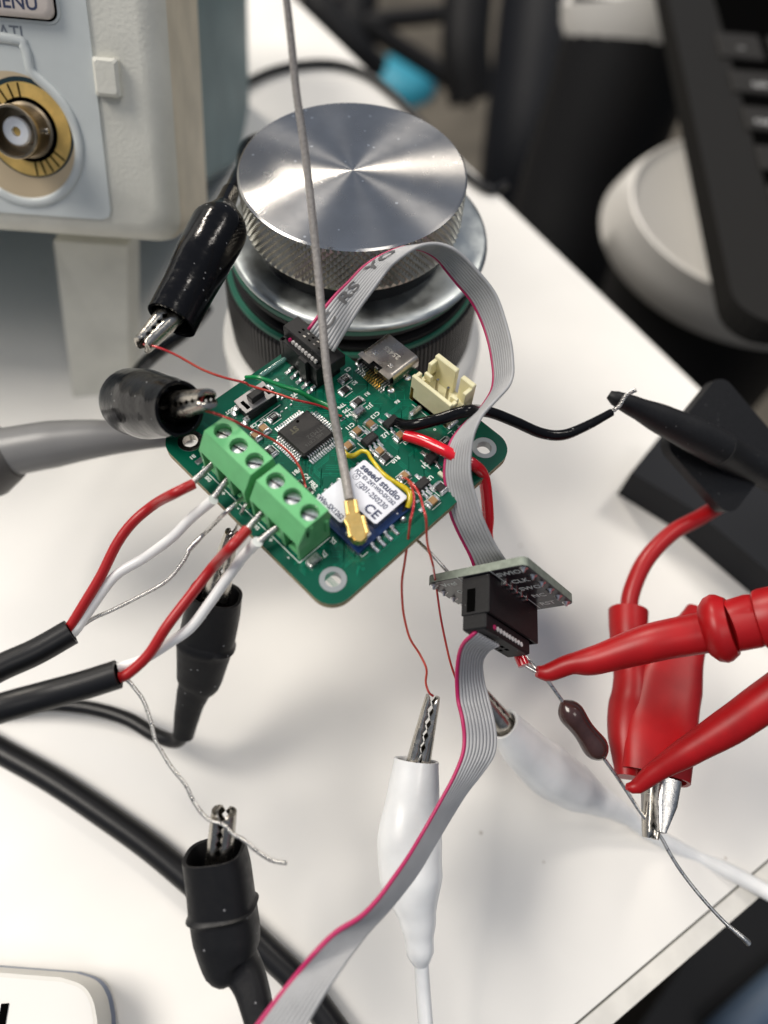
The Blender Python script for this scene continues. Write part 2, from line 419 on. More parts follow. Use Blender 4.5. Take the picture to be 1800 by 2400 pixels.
# ================================================================== SETTING
e1a, e1b = az(690, 0, 0), az(1627, 900, 0)
e2a, e2b = az(1437, 2400, 0), az(1800, 2085, 0)
def isect(p, q, r, s):
    d1 = q - p; d2 = s - r; t = ((r.x - p.x) * d2.y - (r.y - p.y) * d2.x) / (d1.x * d2.y - d1.y * d2.x); return p + d1 * t
corner = isect(e1a, e1b, e2a, e2b)
d1 = (e1a - e1b).normalized(); d2 = (e2a - e2b).normalized()
K = [corner, corner + d1 * 110, corner + d1 * 110 + d2 * 90, corner + d2 * 90]
inset = .42
ins_dir = (d1 - d2 * d1.dot(d2)).normalized()
Kt = [corner + ins_dir * inset, K[1], K[2], K[3] + ins_dir * inset]
v, f = prism([(p.x, p.y) for p in Kt], -2.5, 0)
desk = obj('desk_top', v, f, M_desk); tag(desk, kind='structure')
n_ = -ins_dir
def strip(off0, off1, z0, z1, name, m, parent):
    a = corner + n_ * (off0 - inset) ; b = corner + n_ * (off1 - inset)
    pts = [(a.x, a.y), (b.x, b.y), ((b + d2 * 90).x, (b + d2 * 90).y), ((a + d2 * 90).x, (a + d2 * 90).y)]
    v, f = prism(pts, z0, z1); return obj(name, v, f, m, parent, world=False)
strip(.0, .05, -2.4, -.06, 'edge_groove', M_groove, desk)
strip(.05, .42, -2.5, -.01, 'edge_band', M_band, desk)
v, f = prism([(-600, -300), (600, -300), (600, 900), (-600, 900)], -74, -72)
tag(obj('floor', v, f, M_floor), kind='structure')

# ================================================================== OSCILLOSCOPE (left)
so = ad(180, 300, 14.8)
sd = V((-.0021, -.5056, -.8628)); sx_ = V((.99794, .05418, -.03422))
SF = Frame(so, sx_, -sd)
scope = thing('oscilloscope', 'beige bench oscilloscope with blue-grey front panel and brass-ringed input socket', 'oscilloscope', mat4=SF.m)
def sl(x, y, off=0): return SF.loc(*px('T', x, y), off)
bx = sl(1100, 900, -.3).x; by = sl(600, 1520, -.3).y
pxr = sl(600, 600).x; pyb = sl(300, 1395).y
# housing: rounded frame with a large edge radius
J = Join()
def housing_ring(ins, z, x1, y0):
    r = .55
    return [(p[0], p[1], z) for p in rounded(-16, y0 + ins, x1 - ins, 7, max(r - ins * .3, .2))]
rings = [(0, -3.4), (0, -.8), (.04, -.45), (.16, -.2), (.32, -.06), (.5, 0)]
vv = []; ff = []
for ins, z in rings: vv += housing_ring(ins, z, bx + .12, by - .1)
nn = len(vv) // len(rings)
for i in range(len(rings) - 1):
    for k in range(nn): ff.append((i * nn + k, i * nn + (k + 1) % nn, (i + 1) * nn + (k + 1) % nn, (i + 1) * nn + k))
ff.append(tuple(range(len(vv) - nn, len(vv)))); ff.append(tuple(reversed(range(nn))))
ob = obj('bezel', vv, ff, M_scope, scope, world=False, smooth=True, angle=40)
ob.data.materials.append(M_scope_dirty)
for p_ in ob.data.polygons:
    if p_.index < 2 * nn and p_.normal.x > .5: p_.material_index = 1
# yellowed strip of the right side
J = Join().add(prism(rounded(-15.5, by + .35, bx - .5, 6.6, .5), -16, -3.4)); J.build('body', M_body, scope)
# front panel: raised sheet with slanting right edge
p1, p2, p3 = sl(560, 0), sl(640, 660), sl(716, 1330)
pl = [(-16, pyb), (p3.x - .2, pyb), (p3.x - .05, pyb + .06), (p3.x, pyb + .2), (p2.x, p2.y), (p1.x, p1.y), (p1.x - (p2.x - p1.x) * 1, 6.4), (-16, 6.4)]
flat_curve('front_panel', pl, [], .0, .045, M_panel, scope)
# bumper tab
t0, t1 = sl(600, 365, .12), sl(790, 635, .12)
v, f = box_data(((t0.x + t1.x) / 2, (t0.y + t1.y) / 2, .09), (t1.x - t0.x, t0.y - t1.y, .3), .06)
obj('bumper_tab', v, f, M_scope, scope, world=False)
# menu button
b1 = sl(360, 132, .1)
J = Join().add(prism(rounded(-16, b1.y - .07, b1.x + .1, b1.y + 1.3, .22), .03, .075)); J.build('button_surround', M_panel, scope)
J = Join().add(prism(rounded(-16, b1.y - .03, b1.x + .045, b1.y + 1.25, .18), .05, .08)); J.build('button_gap', M_hole, scope)
vv = []; ff = []
for ins, z in ((0, .06), (0, .17), (.03, .21), (.09, .23)):
    vv += [(p[0], p[1], z) for p in rounded(b1.x - 2.6 + ins, b1.y + ins, b1.x - ins, b1.y + 1.1 - ins, .16)]
nn = len(vv) // 4
for i in range(3):
    for k in range(nn): ff.append((i * nn + k, i * nn + (k + 1) % nn, (i + 1) * nn + (k + 1) % nn, (i + 1) * nn + k))
ff.append(tuple(range(3 * nn, 4 * nn)))
btn = obj('menu_button', vv, ff, M_btn, scope, world=False, smooth=True, angle=45)
q = sl(80, 10, .235)
text('button_lettering', 'MENU', (q.x, q.y, .232), .34, M_ink, btn, bold=.006)
q = sl(72, 212, .05)
text('panel_lettering', 'ATI', (q.x, q.y, .047), .31, M_inkg, scope, bold=.004)
# socket recess
rc = sl(130, 900); rr = (sl(525, 900).x - rc.x)
rt = sl(150, 258).y; rx = sl(195, 400).x
P = []
P.append(V((rc.x - 2.2, rt, .05))); P.append(V((rx - .35, rt, .05))); P.append(V((rx - .05, rt - .12, .05))); P.append(V((rx, rt - .4, .05)))
a0 = math.acos((rx - rc.x) / rr)
P.append(V((rx + .03, rc.y + rr * math.sin(a0) + .03, .05)))
for i in range(1, 14): a = a0 - .12 - i * (a0 + 2.0) / 13; P.append(V((rc.x + rr * math.cos(a) * .97, rc.y + rr * math.sin(a) * .97, .05)))
pp = cat_rom(P, 90)
v, f = sweep(pp, [(.055, .10)] * 90, 10, upv=(0, 0, 1))
obj('recess_rim', v, f, M_panel, scope, world=False, smooth=True)
J = Join().add(disc((rc.x, rc.y), rr * .96, .052, 64)); J.build('recess_floor', M_tan, scope)
gc = sl(190, 842); gr = (sl(462, 842).x - gc.x)
J = Join().add(disc((gc.x + .0, gc.y + .03), gr * 1.07, .058, 64)); J.build('insulating_ring', M_darkteal, scope)
J = Join().add(lathe([(gr * .5, .05), (gr * .5, .08), (gr, .08), (gr, .055)], 72, (gc.x, gc.y)))
ring = J.build('probe_ring', M_gold_ring, scope)
for a in (94, 108, 122, 136, 150, -38, -50, -62, -74, -86):
    a = math.radians(a); rm = gr * .78
    v, f = box_data((gc.x + rm * math.cos(a), gc.y + rm * math.sin(a), .083), (gr * .40, .034, .008), 0, a)
    obj('ring_slot', v, f, M_hole, ring, world=False)
J = Join().add(disc((gc.x, gc.y), .60, .088, 40)); J.build('socket_gap', M_hole, scope)
bnc = lathe([(.0, .06), (.52, .06), (.52, .12), (.47, .14), (.47, .62), (.49, .66), (.49, .82), (.47, .84), (.43, .84), (.43, .25), (0, .25)], 48, (gc.x, gc.y))
bn = obj('input_socket', bnc[0], bnc[1], mat('aged_nickel', (.36, .29, .20), .3, 1, var=.2, vscale=5), scope, world=False, smooth=True, angle=30)
v, f = lathe([(0, .3), (.27, .3), (.27, .62), (.24, .66), (.09, .66), (.09, .4), (0, .4)], 32, (gc.x, gc.y)); obj('dielectric', v, f, M_ptfe, bn, world=False, smooth=True, angle=30)
v, f = disc((gc.x, gc.y), .085, .56, 16, .4); obj('centre_contact', v, f, M_gold_ring, bn, world=False)
v, f = box_data((gc.x + .48, gc.y + .03, .35), (.1, .1, .1), .02); obj('bayonet_stud', v, f, M_nickel, bn, world=False)
# upright block from under the scope down to the desk
ft = Join()
f0 = [wz('Z', 420, 150, 4.2), wz('Z', 1000, 190, 4.2), wz('Z', 1010, 1340, 0), wz('Z', 575, 1380, 0)]
dv = V((.1, .9, 0))
vv = [*f0, *[p + dv for p in f0]]
obj('front_block', vv, [(0, 1, 2, 3), (7, 6, 5, 4), (0, 4, 5, 1), (1, 5, 6, 2), (2, 6, 7, 3), (3, 7, 4, 0)], M_scope, scope)

# ================================================================== ALUMINIUM KNOB ON ITS BASE
KC = (-1.13, 12.25)
knob = thing('knob_stand', 'large turned aluminium knob with knurled rim on a zinc flange and black ribbed barrel', 'knob', (KC[0], KC[1], 0))
R0 = 2.22
o = obj('turned_top', *lathe([(0, 8.5), (.4, 8.5), (1.2, 8.5), (R0 - .06, 8.5), (R0 - .02, 8.47)], 160), M_turned, knob, world=False, smooth=True, angle=30)
# knurled band: true pyramids
ND, NJ = 96, 12; z0, z1 = 7.5, 8.46; dz = (z1 - z0) / NJ * 2
vv = []; ff = []; idx = {}
def kv(i2, j2, r):
    key = (i2 % (2 * ND), j2, r)
    if key not in idx:
        t = 2 * PI * i2 / (2 * ND); idx[key] = len(vv); z = min(z1, max(z0, z0 + j2 * dz / 2))
        vv.append((r * math.cos(t), r * math.sin(t), z))
    return idx[key]
for j in range(NJ + 1):
    for i in range(ND):
        i2 = 2 * i + (j % 2)
        c_ = kv(i2, j, R0 - .008 if 0 < j < NJ else R0 - .06)
        ring_ = [kv(i2 - 1, j, R0 - .066), kv(i2, j - 1, R0 - .066), kv(i2 + 1, j, R0 - .066), kv(i2, j + 1, R0 - .066)]
        for a_, b_ in zip(ring_, ring_[1:] + ring_[:1]): ff.append((c_, a_, b_))
obj('knurled_rim', vv, ff, M_knurl, knob, world=False)
off = (.12, .1)
obj('knob_hub', *lathe([(2.0, 7.52), (1.98, 7.0)], 64), M_post, knob, world=False, smooth=True)
fl = obj('zinc_flange', *lathe([(.5, 7.04), (2.45, 7.04), (2.62, 7.03), (2.70, 6.99), (2.72, 6.93), (2.68, 6.9), (.5, 6.9)], 128, off), M_zinc, knob, world=False, smooth=True, angle=50)
obj('green_washer', *lathe([(2.0, 6.9), (2.66, 6.9), (2.67, 6.84), (2.67, 6.80), (2.0, 6.8)], 96, (.06, .05)), M_greenring, knob, world=False, smooth=True, angle=40)
obj('black_spacer', *lathe([(2.62, 6.8), (2.62, 6.70), (2.5, 6.68), (2.5, 6.5), (2.64, 6.48), (2.64, 6.36)], 96, (.03, .0)), M_post, knob, world=False, smooth=True, angle=40)
obj('green_washer', *lathe([(2.0, 6.36), (2.72, 6.36), (2.73, 6.33), (2.73, 6.28), (2.0, 6.28)], 96), M_greenring, knob, world=False, smooth=True, angle=40)
vv = []; ff = []; NR = 170; prof = [(2.72, 6.28), (2.79, 6.2), (2.84, 5.5), (2.84, 4.65), (2.66, 4.4)]
for k in range(NR * 4):
    t = 2 * PI * k / (NR * 4); dr = (-.045, 0, .0, 0)[k % 4]
    for i, (r, z) in enumerate(prof):
        rr_ = r + (dr if 0 < i < 4 else 0); vv.append((rr_ * math.cos(t), rr_ * math.sin(t), z))
for k in range(NR * 4):
    for i in range(4):
        a = k * 5 + i; b = ((k + 1) % (NR * 4)) * 5 + i; ff.append((a, b, b + 1, a + 1))
obj('ribbed_barrel', vv, ff, M_blackknurl, knob, world=False)
obj('white_base', *lathe([(2.5, 4.4), (3.0, 4.38), (3.1, 4.3), (3.14, 4.1), (3.14, .3), (3.2, 0)], 96), M_whitecyl, knob, world=False, smooth=True, angle=40)
# paper label with a pen mark on the barrel, facing the board
lab = wz('1', 770, 740, 5.9); ang = math.atan2(lab.y - KC[1], lab.x - KC[0])
vv = []; ff = []
for i in range(13):
    t = -PI / 2 - .13 + .32 * i / 12
    for z in (6.15, 5.45): vv.append((2.86 * math.cos(t), 2.80 * math.sin(t), z))
for i in range(12): ff.append((2 * i, 2 * i + 1, 2 * i + 3, 2 * i + 2))
lb = obj('paper_label', vv, ff, mat('label_paper', (.45, .46, .47), .6), knob, world=False, smooth=True)

# ================================================================== CIRCUIT BOARD
ZB = 7.0
Lh, Bh = az(446, 1033, ZB), az(780, 1357.5, ZB)
ex = (Bh - Lh).normalized(); BF = Frame(Lh, ex, V((-ex.y, ex.x, 0)))
board = thing('circuit_board', 'green circuit board with screw terminals, chips and a silver radio module', 'circuit board', mat4=BF.m)
def bl(k, x, y, z=0): return BF.loc(*px(k, x, y), z)
out = []
def arc(cx, cy, r, a0, a1, k=8): return [(cx + r * math.cos(math.radians(a0 + (a1 - a0) * i / k)), cy + r * math.sin(math.radians(a0 + (a1 - a0) * i / k))) for i in range(k + 1)]
e0, e1 = -.41, 4.0
outline = arc(e0 + .38, e0 + .38, .38, 180, 270) + arc(e1 - .38, e0 + .38, .38, 270, 360) + arc(e1 - .38, e1 - .38, .38, 0, 90) + [(.72, e1), (.72, 3.29)] + arc(e0 + .1, 3.19, .1, 90, 180, 3)
holes = [circle_pts(0, 0, .135), circle_pts(3.6, 0, .135), circle_pts(3.6, 3.6, .135)]
flat_curve('board_core', outline, holes, -.155, -.012, M_fr4, board)
flat_curve('board_panel', outline, holes, -.0118, 0, M_green, board)
for c in ((0, 0), (3.6, 0), (3.6, 3.6)):
    v, f = lathe([(.13, -.156), (.13, .004), (.215, .004), (.218, .0005)], 40, c); obj('mounting_ring', v, f, mat('dull_tinned_ring', (.33, .35, .36), .5, .6) if c != (0, 0) else M_nickel, board, world=False, smooth=True, angle=30)
# copper traces under the mask
rnd = random.Random(3)
TJ = Join()
def trace(pts, w=.012):
    for a, b in zip(pts, pts[1:]):
        dx, dy = b[0] - a[0], b[1] - a[1]; l = math.hypot(dx, dy)
        if l < 1e-4: continue
        if any((q[0] < .85 and q[1] > 3.15) or math.hypot(q[0] - 3.6, q[1] - 3.6) < .3 or q[1] > 3.9 or q[0] > 3.9 or q[0] < -.3 or q[1] < -.3 for q in (a, b, ((a[0] + b[0]) / 2, (a[1] + b[1]) / 2))): continue
        TJ.box(((a[0] + b[0]) / 2, (a[1] + b[1]) / 2, .0008), (l + w * .8, w, .0016), 0, math.atan2(dy, dx))
for g in range(120):
    x, y = rnd.uniform(.1, 3.7), rnd.uniform(.1, 3.7); d = rnd.choice([0, 45, 90, 135, 180, 225, 270, 315]); k = rnd.randint(1, 4)
    pts = [(x, y)]
    for s in range(3):
        l = rnd.uniform(.15, .55); x += l * math.cos(math.radians(d)); y += l * math.sin(math.radians(d))
        x = min(max(x, -.2), 3.75); y = min(max(y, -.2), 3.7); pts.append((x, y)); d += rnd.choice([-45, 45])
    for i in range(k):
        o_ = i * .032; trace([(p[0] + o_ * .9, p[1] - o_) for p in pts], rnd.choice([.010, .012, .014]))
for k in range(8): trace([(1.9 + k * .035, .62 - k * .0), (1.9 + k * .035, .45), (2.2 + k * .035, .15)], .012)
tag(TJ.build('copper_traces', M_trace, board), kind='stuff')
VJ = Join()
for g in range(130):
    c = (rnd.uniform(0, 3.8), rnd.uniform(0, 3.8))
    if math.hypot(c[0] - 3.6, c[1] - 3.6) < .3 or (c[0] < .8 and c[1] > 3.2): continue
    VJ.add(lathe([(.014, .001), (.014, .0035), (.026, .0035), (.028, .0005)], 10, c))
tag(VJ.build('vias', M_trace, board), kind='stuff')

# small chip parts
def lead_box(J, c, s, rot=0): J.box(c, s, min(s) * .2, rot)
def smd(kind, x, y, rot=0, L=.2, W=.125, Hh=None, txt=None):
    r = math.radians(rot); c, s = math.cos(r), math.sin(r)
    Hh = Hh or (.085 if kind == 'cap' else .055)
    body = box('capacitor' if kind == 'cap' else 'resistor', (0, 0, Hh / 2 + .008), (L * .62, W, Hh - .006), M_cap if kind == 'cap' else M_chip, board, .006)
    body.location = (x, y, 0); body.rotation_euler = (0, 0, r)
    for sg in (-1, 1):
        j = Join().box((sg * L * .40, 0, Hh / 2 + .01), (L * .22, W * 1.03, Hh), .012).box((sg * L * .52, 0, .012), (L * .22, W * 1.1, .022), .008)
        j.build('end_cap', M_tin, body)
    if kind != 'cap' and txt: text('marking', txt, (0, 0, Hh + .007), .075, M_silk, body, rot=0, sx=.8, ext=.001)
    # silkscreen guard lines
    for sg in (-1, 1):
        box('silkscreen_line', (0, sg * (W / 2 + .035), .002), (L * 1.0, .011, .004), M_silk, body)
    return body
def P2(k, x, y, z=.07):
    q = bl(k, x, y, z); return q.x, q.y
smd('res', *P2('K', 555, 1075), 90, txt='010')
smd('res', *P2('E', 365, 750), 0, txt='010')
smd('cap', *P2('E', 280, 500), 0)
smd('cap', *P2('E', 190, 580), 0, L=.18)
smd('res', *P2('E', 702, 1115), 0, L=.11, W=.06, Hh=.04)
smd('res', *P2('E', 815, 1200), 0, L=.11, W=.06, Hh=.04)
smd('res', *P2('F', 215, 185), 90, txt='01C')
smd('res', *P2('F', 215, 385), 90)
smd('res', *P2('F', 440, 590), 90, L=.22)
smd('cap', *P2('F', 665, 1000), 0)
smd('cap', *P2('F', 425, 1125), 90)
smd('cap', *P2('F', 1190, 1200), 90)
smd('cap', *P2('E', 1245, 700), 90)
smd('cap', *P2('E', 1610, 760), 90, L=.18)
smd('res', *P2('G', 1050, 130), 90)
smd('res', *P2('I', 690, 1175), 90, txt='000')
smd('res', *P2('H', 960, 1040), 0, L=.2, W=.16)
smd('cap', *P2('H', 770, 1380), 90, L=.21)
smd('cap', *P2('G', 1320, 410), 90)
for k, x, y, r in (('F', 460, 780, 90), ('C', 1065, 1120, 90)):
    a, b = P2(k, x, y, .08)
    vv = []; pr = [(-.075, .0), (-.075, .07), (-.055, .105), (.055, .105), (.075, .07), (.075, .0)]
    o = obj('metal_jumper', [(p[0], s * .1, p[1]) for s in (-1, 1) for p in pr], [(0, 1, 2, 3, 4, 5), (11, 10, 9, 8, 7, 6)] + [(i, i + 6, i + 7, i + 1) for i in range(5)], M_steel, board, world=False)
    o.location = (a, b, .01); o.rotation_euler = (0, 0, math.radians(r + 90))
    for s in (-1, 1): box('solder_foot', (0, s * .11, .01), (.13, .03, .03), M_tin, o, .01)
def sot(x, y, L, W, Hh, nl, rot, marks=None, top=2):
    r = math.radians(rot)
    j = Join().box((0, 0, .01 + Hh / 2), (L, W, Hh), .02)
    o = j.build('transistor_package', M_chip, board); o.location = (x, y, .008); o.rotation_euler = (0, 0, r)
    for sg, cnt in ((-1, nl), (1, top)):
        for i in range(cnt):
            xx_ = 0 if cnt == 1 else (-.5 + i / (cnt - 1)) * L * .66
            if cnt == 2: xx_ = (-.5 + i) * L * .66
            j = Join().box((xx_, sg * (W / 2 + .02), .05), (.04, .06, .014)).box((xx_, sg * (W / 2 + .045), .03), (.04, .016, .05)).box((xx_, sg * (W / 2 + .08), .01), (.045, .07, .016), .005).box((xx_, sg * (W / 2 + .09), .002), (.062, .12, .01), .003)
            j.build('lead', M_tin, o)
    if marks: text('marking', marks, (0, 0, Hh + .012), .085, M_chipmark, o, ext=.001)
    box('silkscreen_line', (-L / 2 - .03, 0, .0), (.011, W * 1.4, .012), M_silk, o)
    return o
sot(*P2('F', 650, 1265, .1), .29, .165, .105, 3, 90, 'S22N', top=2)
sot(*P2('F', 1030, 950, .1), .28, .15, .10, 2, 90, None, top=2)
sot(*P2('H', 510, 960, .1), .27, .16, .10, 3, 90, None, top=2)
sot(*P2('H', 740, 320, .1), .22, .17, .10, 1, 90, None, top=1)
a, b = P2('H', 985, 745, .03); box('status_led', (a, b, .03), (.13, .07, .05), mat('led_body', (.75, .78, .55), .3, sss=.3), board, .01)
for q_, s_ in ((('A', 350, 1500), (.16, .1)), (('F', 170, 930), (.09, .035)), (('E', 1190, 400), (.09, .04)), (('E', 490, 315), (.05, .03)), (('E', 540, 275), (.05, .03)), (('E', 595, 235), (.05, .03)),
               (('E', 1160, 520), (.08, .03)), (('H', 400, 1400), (.07, .04)), (('H', 500, 1600), (.1, .07))):
    a, b = P2(*q_, .005); box('solder_pad', (a, b, .006), (s_[0], s_[1], .014), M_tin, board, .005, rot=PI / 2)

# microcontroller
mc = P2('E', 762, 550, .14); S_ = .70
mcu = Join().box((0, 0, .085), (S_, S_, .12), .03).build('microcontroller', M_chip, board)
mcu.location = (mc[0], mc[1], 0)
pin = None
for side in range(4):
    a = side * PI / 2
    for i in range(12):
        t = (i - 5.5) * .05; lx = S_ / 2
        if pin is None:
            j = Join().box((.022, 0, .078), (.05, .022, .014)).box((.05, 0, .045), (.014, .022, .072)).box((.08, 0, .012), (.06, .022, .014)).box((.1, 0, .003), (.11, .030, .008))
            pin = j.build('pin', M_tin, mcu); o = pin
        else: o = share(pin, 'pin', (0, 0, 0), mcu)
        o.location = (math.cos(a) * lx - math.sin(a) * t, math.sin(a) * lx + math.cos(a) * t, 0); o.rotation_euler = (0, 0, a)
text('chip_marking', 'STM32', (.12, .12, .146), .13, M_chipmark, mcu, rot=-PI / 2, ext=.0008)
text('chip_marking', 'H05 CBT6', (.22, .0, .146), .09, M_chipmark, mcu, rot=-PI / 2, ext=.0008)
text('chip_logo', 'ST', (-.17, -.12, .146), .15, mat('logo_mark', (.06, .055, .03), .5), mcu, rot=-PI / 2 + .0, ext=.0008, bold=.006)
v, f = disc((-.26, .05), .03, .1455, 16); obj('index_dimple', v, f, M_hole, mcu, world=False)

# terminal blocks
def term_block(x0):
    L = 1.145
    root = None
    prof = [(-.16, 0), (-.16, .50), (-.15, .55), (.04, .85), (.49, .85), (.53, .60), (.49, .56), (.49, 0)]
    # upper shell above the wire mouths, with round screw wells in its top
    mcx = [x0 + .22 + .39 * i - .02 for i in range(3)]
    xs = [x0, x0 + L]
    up_ = [(-.15, .50), (.04, .85), (.49, .85), (.53, .60), (.49, .50)]
    n = len(up_)
    j = Join()
    v = [(X, p[0], p[1]) for X in xs for p in up_]
    f = [tuple(reversed(range(n))), tuple(range(n, 2 * n))]
    for i in range(n):
        if i == 1: continue                      # the top is laid separately with its wells
        f.append((i, (i + 1) % n, n + (i + 1) % n, n + i))
    j.add((v, f))
    body = j.build('terminal_block', M_tgreen, board)
    flat_top = flat_curve('well_top', [(x0, .04), (x0 + L, .04), (x0 + L, .49), (x0, .49)], [circle_pts(c, .255, .148, 32) for c in mcx], .846, .8505, M_tgreen, body)
    wells = Join()
    for c in mcx: wells.add(lathe([(.148, .85), (.146, .66), (.001, .66)], 32, (c, .255)))
    wells.build('screw_well', M_tgreen, body, smooth=True, angle=30)
    legs = Join()
    legs.box((x0 + L / 2, .34, .25), (L, .30, .50))
    for i in range(4):
        xx_ = x0 + .03 + (L - .06) * i / 3; w = .06 if i in (0, 3) else .085
        v, f = [], []
        legs.add(([(xx_ + s * w / 2, p[0], p[1]) for s in (-1, 1) for p in ((-.15, .0), (-.15, .5), (.2, .5), (.2, 0))], [(3, 2, 1, 0), (4, 5, 6, 7), (0, 1, 5, 4), (1, 2, 6, 5), (3, 0, 4, 7)]))
    for c in mcx: legs.box((c, -.02, .03), (.3, .2, .06), .01)
    legs.build('wire_mouths', M_tgreen, body)
    for c in mcx:
        s = obj('screw', *lathe([(.135, .66), (.132, .725), (.12, .74), (.0, .75)], 28), M_tin, body, world=False, smooth=True, angle=40); s.location = (c, .255, 0)
        box('screw_slot', (0, 0, .746), (.24, .026, .014), M_hole, s, rot=random.uniform(.1, .9))
        cl = Join().box((c, .12, .2), (.26, .18, .03)).box((c - .13, .12, .3), (.02, .18, .2)).box((c + .13, .12, .3), (.02, .18, .2)); cl.build('wire_clamp', M_steel, body)
    return body
tb1 = term_block(.58); tb2 = term_block(1.86)
box('polarising_rib', (3.02, .12, .72), (.04, .05, .16), M_tgreen, tb2, .01); box('polarising_rib', (3.02, .42, .45), (.05, .07, .3), M_tgreen, tb2, .01)
box('rib_slot', (3.006, .05, .62), (.004, .035, .16), M_hole, tb2)  # thin dark strip on the block's end face

# push button
pb = Join().box((.215, 1.315, .115), (.36, .64, .19), .02).build('push_button', M_black, board)
def pl_(x, y): q = bl('K', x, y, .25); return (q.x, q.y)
v, f = prism([pl_(45, 880), pl_(200, 1040), pl_(580, 800), pl_(420, 620)], .215, .24)
obj('metal_cover', v, f, mat('button_cover', (.30, .29, .29), .35, .8), pb, world=False)
box('plunger', (.215, 1.32, .30), (.15, .28, .14), M_black, pb, .015)
for s in (-1, 1):
    box('cover_slot', (.215, 1.32 + s * .24, .243), (.2, .07, .01), M_hole, pb, .01)
    for sx in (-1, 1):
        Join().box((.215 + sx * .14, 1.32 + s * .36, .06), (.09, .10, .10), .01).box((.215 + sx * .14, 1.32 + s * .42, .01), (.11, .09, .022), .008).build('lead', M_tin, pb)

# USB port
ux, uw, uy0, uy1 = 1.17, .84, 3.36, 4.02
def usb_ring(ins, y): return [(p[0], y, p[1] + .02) for p in rounded(ux - uw / 2 + ins, 0 + ins, ux + uw / 2 - ins, .31 - ins, .10 - ins * .3, 5)]
rA = usb_ring(0, uy0); rB = usb_ring(0, uy1); rC = usb_ring(.02, uy1); rD = usb_ring(.02, uy1 - .5)
vv = rA + rB + rC + rD; n = len(rA); ff = []
for i in range(3):
    for k in range(n): ff.append((i * n + k, i * n + (k + 1) % n, (i + 1) * n + (k + 1) % n, (i + 1) * n + k))
usb = obj('usb_port', vv, ff, M_usb, board, world=False, smooth=True, angle=50)
box('shell_flap', (ux - .25, uy0 - .05, .322), (.3, .12, .014), M_usb, usb); box('shell_flap', (ux + .27, uy0 - .05, .322), (.26, .12, .014), M_usb, usb)
box('rear_housing', (ux, uy0 + .02, .15), (uw - .08, .12, .26), M_black, usb, .02)
box('rear_tab', (ux + .04, uy0 - .06, .24), (.08, .04, .15), M_usb, usb, .01)
for s in (-1, 1):
    w_ = Join().box((ux + s * .2, uy0 + .12, .333), (.085, .02, .006)).box((ux + s * .2, uy0 + .17, .333), (.085, .02, .006)).box((ux + s * .2, uy0 + .145, .333), (.03, .04, .006)); w_.build('shell_latch', M_tin, usb)
    for yq in (uy0 - .05, uy0 + .38):
        v, f = lathe([(.0, .03), (.06, .03), (.075, .005)], 16, (ux + s * (uw / 2 + .0), yq)); obj('solder_joint', v, f, M_tin, usb, world=False, smooth=True)
        box('shell_leg', (ux + s * (uw / 2 - .01), yq, .09), (.03, .08, .14), M_usb, usb)
for i in range(13):
    Join().box((ux + (i - 6) * .055, uy0 - .10, .09), (.026, .1, .014)).box((ux + (i - 6) * .055, uy0 - .145, .05), (.026, .014, .09)).box((ux + (i - 6) * .055, uy0 - .185, .012), (.032, .09, .018), .004).build('contact_pin', M_gold if 3 < i < 11 else M_tin, usb)
text('shell_marking', '25455', (ux + .0, uy0 + .38, .332), .15, mat('stamped_mark', (.72, .68, .6), .5, .6), usb, rot=PI, ext=.001, bold=.004)

# battery connector
jx0, jx1, jy0, jy1, jh = 1.95, 2.86, 3.42, 4.08, .66
jc = Join(); t_ = .075
jc.box(((jx0 + jx1) / 2, jy0 + t_ / 2, .01 + jh * .5 - .02), (jx1 - jx0, t_, jh - .04), .01)
jc.box(((jx0 + jx1) / 2 - .2, jy1 - t_ / 2, jh / 2 + .03), (.5, t_ * 1.3, jh + .04), .015)
jc.box((jx1 - .145, jy1 - t_ / 2, jh / 2 + .0), (.29, t_ * 1.3, jh), .015)
jc.box((jx0 + t_ / 2, (jy0 + jy1) / 2, .17), (t_, jy1 - jy0, .34)); jc.box((jx1 - t_ / 2, (jy0 + jy1) / 2, .17), (t_, jy1 - jy0, .34))
jc.box((jx0 + t_ / 2, jy0 + .12, .45), (t_, .15, .3), .01); jc.box((jx0 + t_ / 2, jy1 - .14, .45), (t_, .2, .36), .01)
jc.box((jx1 - t_ / 2, jy0 + .12, .42), (t_, .15, .3), .01); jc.box((jx1 - t_ / 2, jy1 - .16, .42), (t_, .2, .34), .01)
jc.box(((jx0 + jx1) / 2, (jy0 + jy1) / 2, .06), (jx1 - jx0, jy1 - jy0, .1)); jc.box((jx0 + .15, jy0 + .28, .5), (.16, .06, .14), .01); jc.box((jx1 - .12, jy0 + .26, .42), (.14, .07, .24), .01)
jst = jc.build('battery_connector', M_cream, board)
for i in (-1, 1):
    box('contact_post', ((jx0 + jx1) / 2 + i * .125 - .02, (jy0 + jy1) / 2 + .02, .3), (.045, .045, .46), M_nickel, jst, .01)
q = bl('I', 300, 815, .04); sj = box('solder_lug', (q.x - .02, q.y + .02, .06), (.10, .28, .11), M_tin, board, .035)
q = bl('I', 770, 960, .02); box('solder_lug', (q.x, q.y, .03), (.10, .26, .05), M_tin, board, .02)

